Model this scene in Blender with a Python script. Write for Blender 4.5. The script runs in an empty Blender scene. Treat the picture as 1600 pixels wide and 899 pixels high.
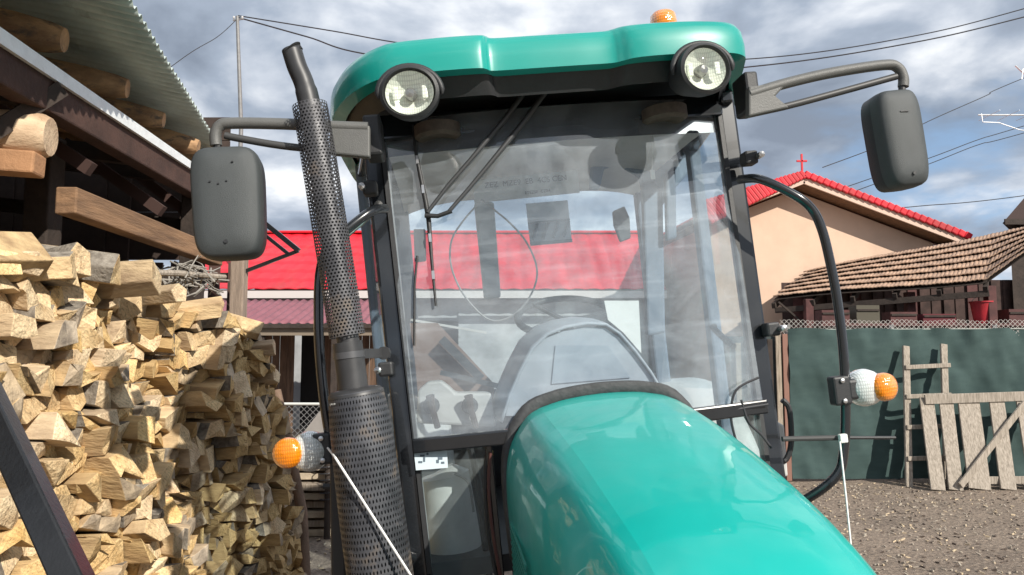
import bpy, math, random
from mathutils import Vector, Matrix, Quaternion
R = math.radians
random.seed(7)
sc = bpy.context.scene
C = sc.collection
# ------------------------------------------------------------------ camera, sky, sun, exposure
FPX = 1155.0
PITCH = math.atan(100.5 / FPX)
cam = bpy.data.cameras.new('camera'); cam.lens = 26.0; cam.sensor_width = 36.0
cam.clip_start = 0.05; cam.clip_end = 3000
co = bpy.data.objects.new('camera', cam); C.objects.link(co)
co.location = (0, 0, 1.7); co.rotation_euler = (R(90) + PITCH, 0, 0)
sc.camera = co
SUN_AZ = Vector((0.64, -0.77)).normalized(); SUN_EL = R(33)
w = bpy.data.worlds.new('World'); sc.world = w; w.use_nodes = True
nt = w.node_tree; nt.nodes.clear()
def N(t, kind, **kw):
    n = t.nodes.new(kind)
    for k, v in kw.items():
        if k.startswith('i_'): n.inputs[k[2:].replace('_', ' ')].default_value = v
        else: setattr(n, k, v)
    return n
def math_(t, op, a, b=None, c=None):
    n = t.nodes.new('ShaderNodeMath'); n.operation = op
    for i, v in enumerate((a, b, c)):
        if v is None: continue
        if hasattr(v, 'is_linked'): t.links.new(v, n.inputs[i])
        else: n.inputs[i].default_value = v
    return n.outputs[0]
def ramp(t, fac, stops, interp='LINEAR'):
    n = t.nodes.new('ShaderNodeValToRGB'); n.color_ramp.interpolation = interp
    e = n.color_ramp.elements
    while len(e) < len(stops): e.new(0.5)
    for i, (p, c) in enumerate(stops):
        e[i].position = p; e[i].color = (c[0], c[1], c[2], 1) if hasattr(c, '__len__') else (c, c, c, 1)
    t.links.new(fac, n.inputs[0]); return n.outputs[0]
def mixc(t, f, a, b, mode='MIX'):
    n = t.nodes.new('ShaderNodeMix'); n.data_type = 'RGBA'; n.blend_type = mode
    for s, v in ((n.inputs[0], f), (n.inputs[6], a), (n.inputs[7], b)):
        if hasattr(v, 'is_linked'): t.links.new(v, s)
        elif hasattr(v, '__len__'): s.default_value = (v[0], v[1], v[2], 1)
        else: s.default_value = v
    return n.outputs[2]
sky = N(nt, 'ShaderNodeTexSky', sky_type='NISHITA', sun_disc=False, sun_elevation=SUN_EL,
        sun_rotation=math.atan2(SUN_AZ.x, SUN_AZ.y), altitude=300)
tc = N(nt, 'ShaderNodeTexCoord')
sx = N(nt, 'ShaderNodeSeparateXYZ'); nt.links.new(tc.outputs['Generated'], sx.inputs[0])
zc = math_(nt, 'ADD', math_(nt, 'MAXIMUM', sx.outputs[2], 0.0), 0.28)
cx = N(nt, 'ShaderNodeCombineXYZ')
nt.links.new(math_(nt, 'DIVIDE', sx.outputs[0], zc), cx.inputs[0])
nt.links.new(math_(nt, 'DIVIDE', sx.outputs[1], zc), cx.inputs[1])
cx.inputs[2].default_value = 4.3
n1 = N(nt, 'ShaderNodeTexNoise', i_Scale=1.25, i_Detail=9.0, i_Roughness=0.55, i_Distortion=0.35)
nt.links.new(cx.outputs[0], n1.inputs['Vector'])
n2 = N(nt, 'ShaderNodeTexNoise', i_Scale=3.1, i_Detail=8.0, i_Roughness=0.5, i_Distortion=0.2)
mp = N(nt, 'ShaderNodeMapping'); mp.inputs['Location'].default_value = (3.7, 1.2, 8.0)
nt.links.new(cx.outputs[0], mp.inputs[0]); nt.links.new(mp.outputs[0], n2.inputs['Vector'])
cover = ramp(nt, n1.outputs[0], [(0.30, 0), (0.42, 1)], 'EASE')
shade_ = math_(nt, 'ADD', math_(nt, 'MULTIPLY', n2.outputs[0], 0.62), math_(nt, 'MULTIPLY', n1.outputs[0], 0.38))
ccol = ramp(nt, shade_, [(0.40, (2.4, 2.85, 3.6)), (0.475, (3.6, 4.2, 5.15)), (0.53, (5.7, 6.2, 7.0)), (0.60, (9.6, 9.8, 10.0))])
blue = mixc(nt, 0.5, sky.outputs[0], (3.4, 5.4, 8.4))
lift = ramp(nt, sx.outputs[2], [(0.02, 1.12), (0.30, 0.96), (0.55, 1.1)])
skyc = mixc(nt, 1.0, mixc(nt, cover, blue, ccol), lift, 'MULTIPLY')
bg = N(nt, 'ShaderNodeBackground'); bg.inputs['Strength'].default_value = 0.070
nt.links.new(skyc, bg.inputs[0])
wo = N(nt, 'ShaderNodeOutputWorld'); nt.links.new(bg.outputs[0], wo.inputs[0])
sl = bpy.data.lights.new('sun', 'SUN'); sl.energy = 3.6; sl.angle = R(0.5); sl.color = (1.0, 0.94, 0.84)
so = bpy.data.objects.new('sun', sl); C.objects.link(so)
sd = Vector((SUN_AZ.x * math.cos(SUN_EL), SUN_AZ.y * math.cos(SUN_EL), math.sin(SUN_EL)))
so.rotation_euler = (-sd).to_track_quat('-Z', 'Y').to_euler(); so.location = (6, -5, 8)
sc.view_settings.view_transform = 'Standard'; sc.view_settings.look = 'None'
sc.view_settings.exposure = 0.74; sc.view_settings.gamma = 1.0; sc.view_settings.use_curve_mapping = False
# ------------------------------------------------------------------ measuring helpers (world / tractor frame)
cp, sp = math.cos(PITCH), math.sin(PITCH)
CAM = Vector((0, 0, 1.7))
def ray(px, py):
    a = (px - 800) / FPX; b = -(py - 449.5) / FPX
    return Vector((a, cp - b * sp, sp + b * cp))
def W(px, py, Y):
    d = ray(px, py); return CAM + d * (Y / d.y)
TM = Matrix.Translation((0.43, 2.65, 0)) @ Matrix.Rotation(R(5), 4, 'Z') @ Matrix.Rotation(-R(5.8), 4, 'Y')
TI = TM.inverted()
def TL(px, py, yl):                      # tractor-frame point at depth yl behind the windscreen foot
    o = TI @ CAM; d = TI.to_3x3() @ ray(px, py); return o + d * ((yl - o.y) / d.y)
def TZ(px, py, z):
    o = TI @ CAM; d = TI.to_3x3() @ ray(px, py); return o + d * ((z - o.z) / d.z)
# ------------------------------------------------------------------ materials
MATS = {}
def mat(name, col, rough=0.6, metal=0.0, var=0.0, vscale=6.0, bump=0.0, bscale=40.0, coat=0.0, stretch=(1, 1, 1), col2=None, spec=0.5, rnd=0.0, dark=None):
    if name in MATS: return MATS[name]
    m = bpy.data.materials.new(name); m.use_nodes = True; t = m.node_tree
    b = t.nodes['Principled BSDF']
    b.inputs['Roughness'].default_value = rough; b.inputs['Metallic'].default_value = metal
    b.inputs['Coat Weight'].default_value = coat; b.inputs['Coat Roughness'].default_value = 0.04
    b.inputs['Specular IOR Level'].default_value = spec
    tc = N(t, 'ShaderNodeTexCoord'); mp = N(t, 'ShaderNodeMapping'); mp.inputs['Scale'].default_value = stretch
    t.links.new(tc.outputs['Object'], mp.inputs[0])
    c2 = col2 if col2 else tuple(max(0, c * (1 - var)) for c in col)
    n = N(t, 'ShaderNodeTexNoise', i_Scale=vscale, i_Detail=7.0, i_Roughness=0.62)
    t.links.new(mp.outputs[0], n.inputs['Vector'])
    out = ramp(t, n.outputs[0], [(0.33, c2), (0.66, tuple(min(1, c * (1 + var * 0.4)) for c in col))])
    if dark:
        n3 = N(t, 'ShaderNodeTexNoise', i_Scale=dark[0], i_Detail=9.0, i_Roughness=0.7)
        t.links.new(mp.outputs[0], n3.inputs['Vector'])
        out = mixc(t, ramp(t, n3.outputs[0], [(dark[1], 0), (dark[1] + .12, 1)]), out, dark[2])
    if rnd:
        oi = N(t, 'ShaderNodeObjectInfo')
        hs = N(t, 'ShaderNodeHueSaturation')
        t.links.new(math_(t, 'ADD', math_(t, 'MULTIPLY', oi.outputs['Random'], rnd), 1 - rnd * 0.6), hs.inputs['Value'])
        r2 = math_(t, 'FRACT', math_(t, 'MULTIPLY', oi.outputs['Random'], 17.3))
        t.links.new(math_(t, 'ADD', math_(t, 'MULTIPLY', r2, rnd), 1 - rnd * 0.6), hs.inputs['Saturation'])
        t.links.new(out, hs.inputs['Color']); out = hs.outputs[0]
    t.links.new(out, b.inputs['Base Color'])
    if bump:
        nb = N(t, 'ShaderNodeTexNoise', i_Scale=bscale, i_Detail=6.0, i_Roughness=0.6)
        t.links.new(mp.outputs[0], nb.inputs['Vector'])
        bp = N(t, 'ShaderNodeBump', i_Strength=bump, i_Distance=0.01)
        t.links.new(nb.outputs[0], bp.inputs['Height']); t.links.new(bp.outputs[0], b.inputs['Normal'])
    MATS[name] = m; return m
def glass_mat(name, tint=(0.9, 0.95, 0.95), dust_haze=0.12, dcol=(0.75, 0.8, 0.82), gloss=1.0, smear=7.0):
    m = bpy.data.materials.new(name); m.use_nodes = True; t = m.node_tree; t.nodes.clear()
    o = N(t, 'ShaderNodeOutputMaterial'); tr = N(t, 'ShaderNodeBsdfTransparent'); tr.inputs[0].default_value = (*tint, 1)
    g = N(t, 'ShaderNodeBsdfGlossy'); g.inputs['Roughness'].default_value = 0.02
    f = N(t, 'ShaderNodeFresnel'); ge = N(t, 'ShaderNodeNewGeometry'); t.links.new(math_(t, 'SUBTRACT', 1.5, math_(t, 'MULTIPLY', ge.outputs['Backfacing'], 1.5 - 1 / 1.5)), f.inputs['IOR']); mx = N(t, 'ShaderNodeMixShader')
    t.links.new(math_(t, 'MULTIPLY', f.outputs[0], gloss), mx.inputs[0])
    t.links.new(tr.outputs[0], mx.inputs[1]); t.links.new(g.outputs[0], mx.inputs[2])
    d = N(t, 'ShaderNodeBsdfDiffuse'); d.inputs[0].default_value = (*dcol, 1)
    tc = N(t, 'ShaderNodeTexCoord')
    n = N(t, 'ShaderNodeTexNoise', i_Scale=smear, i_Detail=8.0, i_Roughness=0.65, i_Distortion=1.2)
    t.links.new(tc.outputs['Object'], n.inputs['Vector'])
    dn = ramp(t, n.outputs[0], [(0.34, dust_haze * 0.45), (0.62, dust_haze * 1.5)])  # pale diffuse film: dust together with painted haze
    ms = N(t, 'ShaderNodeMapping'); ms.inputs['Rotation'].default_value = (0, .9, 0); ms.inputs['Scale'].default_value = (1.2, 1, 14)
    t.links.new(tc.outputs['Object'], ms.inputs[0]); nn_ = N(t, 'ShaderNodeTexNoise', i_Scale=1.6, i_Detail=6.0, i_Roughness=.6); t.links.new(ms.outputs[0], nn_.inputs['Vector'])
    dn = math_(t, 'ADD', dn, math_(t, 'MULTIPLY', ramp(t, nn_.outputs[0], [(.52, 0), (.72, 1)]), dust_haze * .9))  # slanted pale streaks painted in for glare and reflections on the glass
    mx2 = N(t, 'ShaderNodeMixShader'); t.links.new(dn, mx2.inputs[0])
    t.links.new(mx.outputs[0], mx2.inputs[1]); t.links.new(d.outputs[0], mx2.inputs[2])
    t.links.new(mx2.outputs[0], o.inputs[0]); return m
def lens_mat(name, col, trans=0.5, rough=0.12, glow=0.35):
    m = bpy.data.materials.new(name); m.use_nodes = True; t = m.node_tree
    b = t.nodes['Principled BSDF']; b.inputs['Roughness'].default_value = rough
    b.inputs['Transmission Weight'].default_value = trans; b.inputs['Coat Weight'].default_value = 0.6
    tc = N(t, 'ShaderNodeTexCoord'); q = N(t, 'ShaderNodeSeparateXYZ'); t.links.new(tc.outputs['Object'], q.inputs[0])
    a = math_(t, 'ABSOLUTE', math_(t, 'SINE', math_(t, 'MULTIPLY', q.outputs[0], 420.0)))
    c = math_(t, 'ABSOLUTE', math_(t, 'SINE', math_(t, 'MULTIPLY', q.outputs[2], 260.0)))
    h = math_(t, 'MULTIPLY', a, c)
    out = ramp(t, h, [(0.0, tuple(k * 0.72 for k in col)), (0.5, col)])
    t.links.new(out, b.inputs['Base Color'])
    bp = N(t, 'ShaderNodeBump', i_Strength=0.3, i_Distance=0.003)
    t.links.new(h, bp.inputs['Height']); t.links.new(bp.outputs[0], b.inputs['Normal'])
    return m
def perf_mat(name, col, nu, nv, slot=(0.30, 0.30)):
    """sheet metal with staggered holes cut through it, laid out in the tube's own UV (turns, metres)"""
    m = bpy.data.materials.new(name); m.use_nodes = True; t = m.node_tree
    b = t.nodes['Principled BSDF']; b.inputs['Base Color'].default_value = (*col, 1)
    b.inputs['Metallic'].default_value = 0.35; b.inputs['Roughness'].default_value = 0.42
    tc = N(t, 'ShaderNodeTexCoord'); s = N(t, 'ShaderNodeSeparateXYZ'); t.links.new(tc.outputs['UV'], s.inputs[0])
    dn = N(t, 'ShaderNodeTexNoise', i_Scale=9.0, i_Detail=8.0, i_Roughness=.7); t.links.new(tc.outputs['Object'], dn.inputs['Vector'])
    t.links.new(ramp(t, dn.outputs[0], [(.4, tuple(k * .7 for k in col)), (.55, col), (.68, (.16, .13, .105))]), b.inputs['Base Color'])
    t.links.new(ramp(t, dn.outputs[0], [(.4, .38), (.68, .8)]), b.inputs['Roughness'])
    v = math_(t, 'MULTIPLY', s.outputs[1], nv); row = math_(t, 'FLOOR', v)
    u = math_(t, 'ADD', math_(t, 'MULTIPLY', s.outputs[0], nu), math_(t, 'MULTIPLY', row, 0.5))
    du = math_(t, 'DIVIDE', math_(t, 'SUBTRACT', math_(t, 'FRACT', u), 0.5), slot[0])
    dv = math_(t, 'DIVIDE', math_(t, 'SUBTRACT', math_(t, 'FRACT', v), 0.5), slot[1])
    rr = math_(t, 'ADD', math_(t, 'MULTIPLY', du, du), math_(t, 'MULTIPLY', dv, dv))
    t.links.new(math_(t, 'GREATER_THAN', rr, 1.0), b.inputs['Alpha'])
    return m
def net_mat(name, col, scale, wire=0.12, metal=0.6, diag=True):
    m = bpy.data.materials.new(name); m.use_nodes = True; t = m.node_tree
    b = t.nodes['Principled BSDF']; b.inputs['Base Color'].default_value = (*col, 1)
    b.inputs['Metallic'].default_value = metal; b.inputs['Roughness'].default_value = 0.5
    tc = N(t, 'ShaderNodeTexCoord'); s = N(t, 'ShaderNodeSeparateXYZ'); t.links.new(tc.outputs['UV'], s.inputs[0])
    x = math_(t, 'MULTIPLY', s.outputs[0], scale); y = math_(t, 'MULTIPLY', s.outputs[1], scale)
    a, c = (math_(t, 'ADD', x, y), math_(t, 'SUBTRACT', x, y)) if diag else (x, y)
    l1 = math_(t, 'LESS_THAN', math_(t, 'FRACT', a), wire); l2 = math_(t, 'LESS_THAN', math_(t, 'FRACT', c), wire)
    t.links.new(math_(t, 'MAXIMUM', l1, l2), b.inputs['Alpha']); return m
TEAL = mat('teal_paint', (0.0, 0.385, 0.335), 0.35, 0.0, 0.06, 3, coat=0.6)
def weather(m, sc_=2.2, lo=.28, hi=.5, warp=.25):
    t = m.node_tree; b = t.nodes['Principled BSDF']; tc = N(t, 'ShaderNodeTexCoord')
    n = N(t, 'ShaderNodeTexNoise', i_Scale=sc_, i_Detail=9.0, i_Roughness=.7, i_Distortion=.8); t.links.new(tc.outputs['Object'], n.inputs['Vector'])
    t.links.new(ramp(t, n.outputs[0], [(.38, lo), (.66, hi)]), b.inputs['Roughness'])
    t.links.new(ramp(t, n.outputs[0], [(.42, .01), (.70, .05)]), b.inputs['Coat Roughness'])
    n2 = N(t, 'ShaderNodeTexNoise', i_Scale=5.0, i_Detail=2.0); t.links.new(tc.outputs['Object'], n2.inputs['Vector'])
    bp = N(t, 'ShaderNodeBump', i_Strength=warp, i_Distance=.012); t.links.new(n2.outputs[0], bp.inputs['Height'])
    t.links.new(bp.outputs[0], b.inputs['Normal']); t.links.new(bp.outputs[0], b.inputs['Coat Normal'])
weather(TEAL); TEAL.node_tree.nodes['Principled BSDF'].inputs['Specular IOR Level'].default_value = .35
TEAL2 = mat('roof_teal_plastic', (0.0, 0.28, 0.235), 0.38, 0.0, 0.06, 3, coat=0.5)
BLACK = mat('black_plastic', (0.022, 0.023, 0.025), 0.5, 0, 0.2, 20, bump=0.15, bscale=300)
GLOSSB = mat('black_gloss_paint', (0.012, 0.014, 0.017), 0.25, 0, 0.2, 8, coat=0.6)
GREYP = mat('grey_plastic', (0.052, 0.059, 0.061), 0.55, 0, 0.12, 9, bump=0.25, bscale=500)
ARM = mat('mirror_arm_plastic', (0.11, 0.11, 0.105), 0.5, 0, 0.15, 9, bump=0.2, bscale=300)
PIPE = mat('black_exhaust_enamel', (0.05, 0.05, 0.052), 0.45, 0.3, 0.3, 10)
STEEL = mat('bright_steel', (0.6, 0.6, 0.6), 0.3, 0.9, 0.2, 12)
SHIELD1 = perf_mat('perforated_shield', (0.085, 0.085, 0.092), 30, 95, (0.31, 0.34))
SHIELD2 = perf_mat('slotted_shield', (0.075, 0.078, 0.088), 60, 54, (0.22, 0.32))
INT = mat('interior_grey', (0.36, 0.39, 0.43), 0.6, 0, 0.15, 5)
INTD = mat('interior_dark', (0.05, 0.055, 0.06), 0.6, 0, 0.3, 8)
LINER = mat('headliner_grey', (0.62, 0.62, 0.62), 0.9, 0, 0.12, 5)
BLUEG = mat('blue_grey_trim', (0.15, 0.19, 0.245), 0.6, 0, 0.2, 5)
FENDER = mat('fender_grey', (0.5, 0.5, 0.48), 0.5, 0, 0.1, 5)
BROWNI = mat('speaker_brown', (0.09, 0.07, 0.055), 0.8, 0, 0.3, 30)
RUB = mat('tyre_rubber', (0.02, 0.02, 0.02), 0.85, 0, 0.3, 12, bump=0.3)
WHITEM = mat('white_paper', (0.75, 0.76, 0.72), 0.7, 0, 0.06, 6)
INK = mat('ink', (0.12, 0.16, 0.2), 0.7)
GLASS = glass_mat('windscreen_glass', (0.86, 0.92, 0.95), 0.115, (0.72, 0.8, 0.88), 3.0, 3.2)
GLASS2 = glass_mat('side_glass', (0.92, 0.96, 0.97), 0.04, (0.6, 0.66, 0.66), 0.35)
CLEAR = glass_mat('lamp_glass', (0.95, 0.96, 0.95), 0.03, (0.8, 0.8, 0.8), 1.2)
REFL0 = mat('lamp_reflector', (0.9, 0.9, 0.86), 0.28, 0.6, 0.3, 60, bump=1.0, bscale=55)
REFLW = lens_mat('clear_lens', (0.85, 0.9, 0.88), 0.35)
REFL = lens_mat('faceted_reflector', (0.85, 0.9, 0.8), 0.0, 0.2)
AMBER = lens_mat('amber_lens', (1.0, 0.30, 0.01), 0.2)
STRING = mat('white_string', (0.8, 0.8, 0.78), 0.8)
LOG = mat('fresh_split_wood', (0.82, 0.62, 0.35), 0.75, 0, 0.25, 9, bump=1.0, bscale=60, col2=(0.58, 0.38, 0.18), rnd=0.35, dark=(38, 0.58, (0.34, 0.2, 0.09)))
def rings(m):
    t = m.node_tree; b = t.nodes['Principled BSDF']; src = b.inputs['Base Color'].links[0].from_socket
    tc = N(t, 'ShaderNodeTexCoord'); oi = N(t, 'ShaderNodeObjectInfo'); mp = N(t, 'ShaderNodeMapping')
    cb = N(t, 'ShaderNodeCombineXYZ'); t.links.new(math_(t, 'MULTIPLY', oi.outputs['Random'], 3.0), cb.inputs[1]); t.links.new(math_(t, 'MULTIPLY', oi.outputs['Random'], 7.0), cb.inputs[2])
    t.links.new(tc.outputs['Object'], mp.inputs[0]); t.links.new(cb.outputs[0], mp.inputs['Location'])
    w_ = N(t, 'ShaderNodeTexWave', wave_type='RINGS', rings_direction='X', i_Scale=22.0, i_Distortion=5.0, i_Detail=3.0); w_.inputs['Detail Scale'].default_value = 1.2
    t.links.new(mp.outputs[0], w_.inputs['Vector'])
    v = N(t, 'ShaderNodeTexNoise', i_Scale=26.0, i_Detail=5.0, i_Roughness=.8, i_Distortion=2.5); t.links.new(mp.outputs[0], v.inputs['Vector'])
    f1 = ramp(t, w_.outputs['Fac'], [(.05, .86), (.5, 1.0)]); f2 = ramp(t, v.outputs[0], [(.40, .62), (.47, 1.0)])
    t.links.new(mixc(t, 1.0, mixc(t, 1.0, src, f1, 'MULTIPLY'), f2, 'MULTIPLY'), b.inputs['Base Color'])
rings(LOG)
LOGS = mat('split_wood_side', (0.64, 0.47, 0.26), 0.8, 0, 0.25, 14, bump=1.0, bscale=60, stretch=(0.25, 1, 1), col2=(0.36, 0.24, 0.13), rnd=0.35)
LOGG = mat('grey_wood_end', (0.58, 0.46, 0.32), 0.85, 0, 0.25, 12, bump=0.9, bscale=50, col2=(0.24, 0.19, 0.14), rnd=0.3)
BARK = mat('pale_bark', (0.27, 0.24, 0.2), 0.9, 0, 0.4, 22, bump=1.0, bscale=50, col2=(0.12, 0.1, 0.08))
OLDW = mat('weathered_board', (0.36, 0.3, 0.235), 0.85, 0, 0.3, 8, bump=0.7, bscale=40, stretch=(6, 6, 0.5), col2=(0.2, 0.16, 0.12))
BEAM = mat('timber_beam', (0.26, 0.15, 0.08), 0.8, 0, 0.3, 8, bump=0.6, bscale=30, stretch=(1, 0.3, 3), col2=(0.14, 0.08, 0.045))
DARKW = mat('dark_old_timber', (0.04, 0.028, 0.022), 0.85, 0, 0.4, 8, bump=0.6, bscale=30)
LOGP = mat('peeled_log', (0.5, 0.3, 0.15), 0.8, 0, 0.25, 9, bump=0.9, bscale=35, stretch=(0.4, 1, 1), col2=(0.2, 0.11, 0.06), dark=(14, .52, (.12, .09, .07)))
PEEL = mat('pale_peeled_log', (0.6, 0.45, 0.3), 0.8, 0, 0.2, 9, bump=0.8, bscale=35, stretch=(0.4, 1, 1), col2=(0.4, 0.26, 0.16), dark=(22, .57, (.25, .17, .1)))
GALV = mat('galvanised_sheet', (0.58, 0.66, 0.62), 0.5, 0.2, 0.25, 4, bump=0.1, dark=(3, 0.6, (0.27, 0.28, 0.26)))
FLASH = mat('bright_flashing', (0.85, 0.88, 0.88), 0.45, 0.2, 0.1, 14, bump=0.5, bscale=30)
REDR = mat('red_metal_roof', (0.62, 0.02, 0.035), 0.45, 0, 0.25, 3, spec=0.35, stretch=(1, .3, .3), dark=(1.6, 0.52, (0.42, 0.035, 0.04)))
MAROON = mat('maroon_sheet', (0.25, 0.09, 0.11), 0.55, 0.1, 0.2, 4)
PEACH = mat('peach_plaster', (0.66, 0.47, 0.35), 0.9, 0, 0.1, 1.5, bump=0.2, bscale=60, dark=(0.8, 0.62, (0.58, 0.40, 0.29)))
PALEW = mat('pale_wall', (0.36, 0.37, 0.38), 0.9, 0, 0.25, 2, dark=(3, .6, (.24, .23, .22)))
SOFF = mat('soffit_board', (0.2, 0.11, 0.06), 0.8, 0, 0.3, 9)
TILE = mat('weathered_clay_tile', (0.43, 0.28, 0.19), 0.85, 0, 0.3, 5, bump=0.4, bscale=30, col2=(0.26, 0.175, 0.13), dark=(9, 0.6, (0.3, 0.25, 0.2)))
NET = mat('green_shade_net', (0.036, 0.066, 0.062), 0.85, 0, 0.35, 2.5, bump=0.4, bscale=120, col2=(0.027, 0.055, 0.053), stretch=(1, 1, 3))
REDB = mat('red_plastic', (0.45, 0.02, 0.03), 0.5, 0, 0.2, 8)
BRICK = mat('reddish_board', (0.09, 0.032, 0.03), 0.8, 0, 0.4, 8)
POLEM = mat('grey_pole', (0.22, 0.22, 0.22), 0.6, 0.3, 0.2, 8)
WIRE = mat('wire_black', (0.03, 0.03, 0.035), 0.6)
TWIG = mat('grey_twigs', (0.3, 0.28, 0.25), 0.9, 0, 0.3, 20)
# ------------------------------------------------------------------ mesh builder
class MB:
    def __init__(s): s.v = []; s.f = []; s.m = []; s.uv = {}
    def add(s, vs, fs, mi=0):
        o = len(s.v); s.v += [Vector(v) for v in vs]
        for f in fs: s.f.append([i + o for i in f]); s.m.append(mi)
        return o
    def frame(s, d, up=Vector((0, 0, 1))):
        d = d.normalized()
        if abs(d.dot(up)) > 0.98: up = Vector((0, 1, 0))
        a = d.cross(up).normalized(); return a, a.cross(d).normalized()
    def box(s, c, size, q=None, mi=0):
        c = Vector(c); h = [x / 2 for x in size]
        vs = [Vector((x, y, z)) for x in (-h[0], h[0]) for y in (-h[1], h[1]) for z in (-h[2], h[2])]
        if q: vs = [q @ v for v in vs]
        s.add([c + v for v in vs], [(0, 1, 3, 2), (4, 6, 7, 5), (0, 4, 5, 1), (2, 3, 7, 6), (0, 2, 6, 4), (1, 5, 7, 3)], mi); return s
    def beam(s, p, q, wd, h, up=(0, 0, 1), mi=0, e=None):
        p, q = Vector(p), Vector(q); a, b = s.frame(q - p, Vector(up))
        w2, h2 = e if e else (wd, h)
        vs = [p + a * x * wd / 2 + b * y * h / 2 for x, y in ((-1, -1), (1, -1), (1, 1), (-1, 1))]
        vs += [q + a * x * w2 / 2 + b * y * h2 / 2 for x, y in ((-1, -1), (1, -1), (1, 1), (-1, 1))]
        s.add(vs, [(3, 2, 1, 0), (4, 5, 6, 7), (0, 1, 5, 4), (1, 2, 6, 5), (2, 3, 7, 6), (3, 0, 4, 7)], mi); return s
    def tube(s, pts, r, n=12, cap=True, uv=False, mi=0):
        pts = [Vector(p) for p in pts]; rs = r if hasattr(r, '__len__') else [r] * len(pts)
        d0 = (pts[1] - pts[0]).normalized(); a, b = s.frame(d0); rings = []; L = 0
        o = len(s.v)
        for i, p in enumerate(pts):
            d = (pts[min(i + 1, len(pts) - 1)] - pts[max(i - 1, 0)]).normalized()
            a = (a - d * a.dot(d)).normalized(); b = d.cross(a)
            if i: L += (p - pts[i - 1]).length
            for k in range(n):
                t = 2 * math.pi * k / n
                s.v.append(p + (a * math.cos(t) + b * math.sin(t)) * rs[i])
            rings.append(L)
        for i in range(len(pts) - 1):
            for k in range(n):
                k2 = (k + 1) % n
                if uv: s.uv[len(s.f)] = [(k / n, rings[i]), ((k + 1) / n, rings[i]), ((k + 1) / n, rings[i + 1]), (k / n, rings[i + 1])]
                s.f.append([o + i * n + k, o + i * n + k2, o + (i + 1) * n + k2, o + (i + 1) * n + k]); s.m.append(mi)
        if cap:
            s.f.append([o + k for k in range(n)][::-1]); s.m.append(mi)
            s.f.append([o + (len(pts) - 1) * n + k for k in range(n)]); s.m.append(mi)
        return s
    def lathe(s, c, axis, prof, n=24, sx=1.0, up=(0, 0, 1), mi=0, cap=True):
        """prof: (radius, height along axis); sx widens across 'up'"""
        c = Vector(c); ax = Vector(axis).normalized(); a, b = s.frame(ax, Vector(up)); o = len(s.v)
        for r, h in prof:
            for k in range(n):
                t = 2 * math.pi * k / n
                s.v.append(c + ax * h + a * math.cos(t) * r * sx + b * math.sin(t) * r)
        for i in range(len(prof) - 1):
            for k in range(n):
                k2 = (k + 1) % n; s.f.append([o + i * n + k, o + i * n + k2, o + (i + 1) * n + k2, o + (i + 1) * n + k]); s.m.append(mi)
        if cap and prof[0][0] > 1e-4: s.f.append([o + k for k in range(n)][::-1]); s.m.append(mi)
        if cap and prof[-1][0] > 1e-4: s.f.append([o + (len(prof) - 1) * n + k for k in range(n)]); s.m.append(mi)
        return s
    def prism(s, poly, d, mi=0):
        d = Vector(d); n = len(poly); poly = [Vector(p) for p in poly]
        s.add(poly + [p + d for p in poly], [list(range(n))[::-1], [n + i for i in range(n)]] + [(i, (i + 1) % n, n + (i + 1) % n, n + i) for i in range(n)], mi); return s
    def grid(s, fn, nu, nv, uvs=None, mi=0):
        o = len(s.v)
        for j in range(nv + 1):
            for i in range(nu + 1): s.v.append(Vector(fn(i / nu, j / nv)))
        for j in range(nv):
            for i in range(nu):
                a = o + j * (nu + 1) + i
                if uvs: s.uv[len(s.f)] = [(x / nu * uvs[0], y / nv * uvs[1]) for x, y in ((i, j), (i + 1, j), (i + 1, j + 1), (i, j + 1))]
                s.f.append([a, a + 1, a + nu + 2, a + nu + 1]); s.m.append(mi)
        return s
    def build(s, name, m, parent=None, smooth=None, bevel=0, solid=0, sub=0, label=None, weld=False):
        me = bpy.data.meshes.new(name); me.from_pydata([tuple(v) for v in s.v], [], s.f)
        for x in (m if isinstance(m, (list, tuple)) else [m]): me.materials.append(x)
        for p, i in zip(me.polygons, s.m): p.material_index = i
        if s.uv:
            L = me.uv_layers.new(name='UVMap')
            for fi, q in s.uv.items():
                for li, c in zip(me.polygons[fi].loop_indices, q): L.data[li].uv = c
        me.validate(); me.update()
        if weld:
            import bmesh
            bm = bmesh.new(); bm.from_mesh(me); bmesh.ops.remove_doubles(bm, verts=bm.verts, dist=1e-5); bmesh.ops.recalc_face_normals(bm, faces=bm.faces); bm.to_mesh(me); bm.free()
        if smooth is not None:
            for p in me.polygons: p.use_smooth = True
            me.set_sharp_from_angle(angle=R(smooth))
        o = bpy.data.objects.new(name, me); C.objects.link(o)
        if solid: md = o.modifiers.new('thick', 'SOLIDIFY'); md.thickness = solid; md.offset = 0
        if bevel: md = o.modifiers.new('bevel', 'BEVEL'); md.width = bevel; md.segments = 2; md.limit_method = 'ANGLE'; md.angle_limit = R(35)
        if sub: md = o.modifiers.new('sub', 'SUBSURF'); md.levels = sub; md.render_levels = sub
        if parent: o.parent = parent
        if label: o['label'] = label
        return o
def tag(o, label, cat, group=None):
    o['label'] = label; o['category'] = cat
    if group: o['group'] = group
    return o
def thing(name, label, cat, group=None, loc=None, M=None):
    o = bpy.data.objects.new(name, None); C.objects.link(o); o.empty_display_size = 0.1
    if M: o.matrix_world = M
    if loc: o.location = loc
    return tag(o, label, cat, group)
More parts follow.
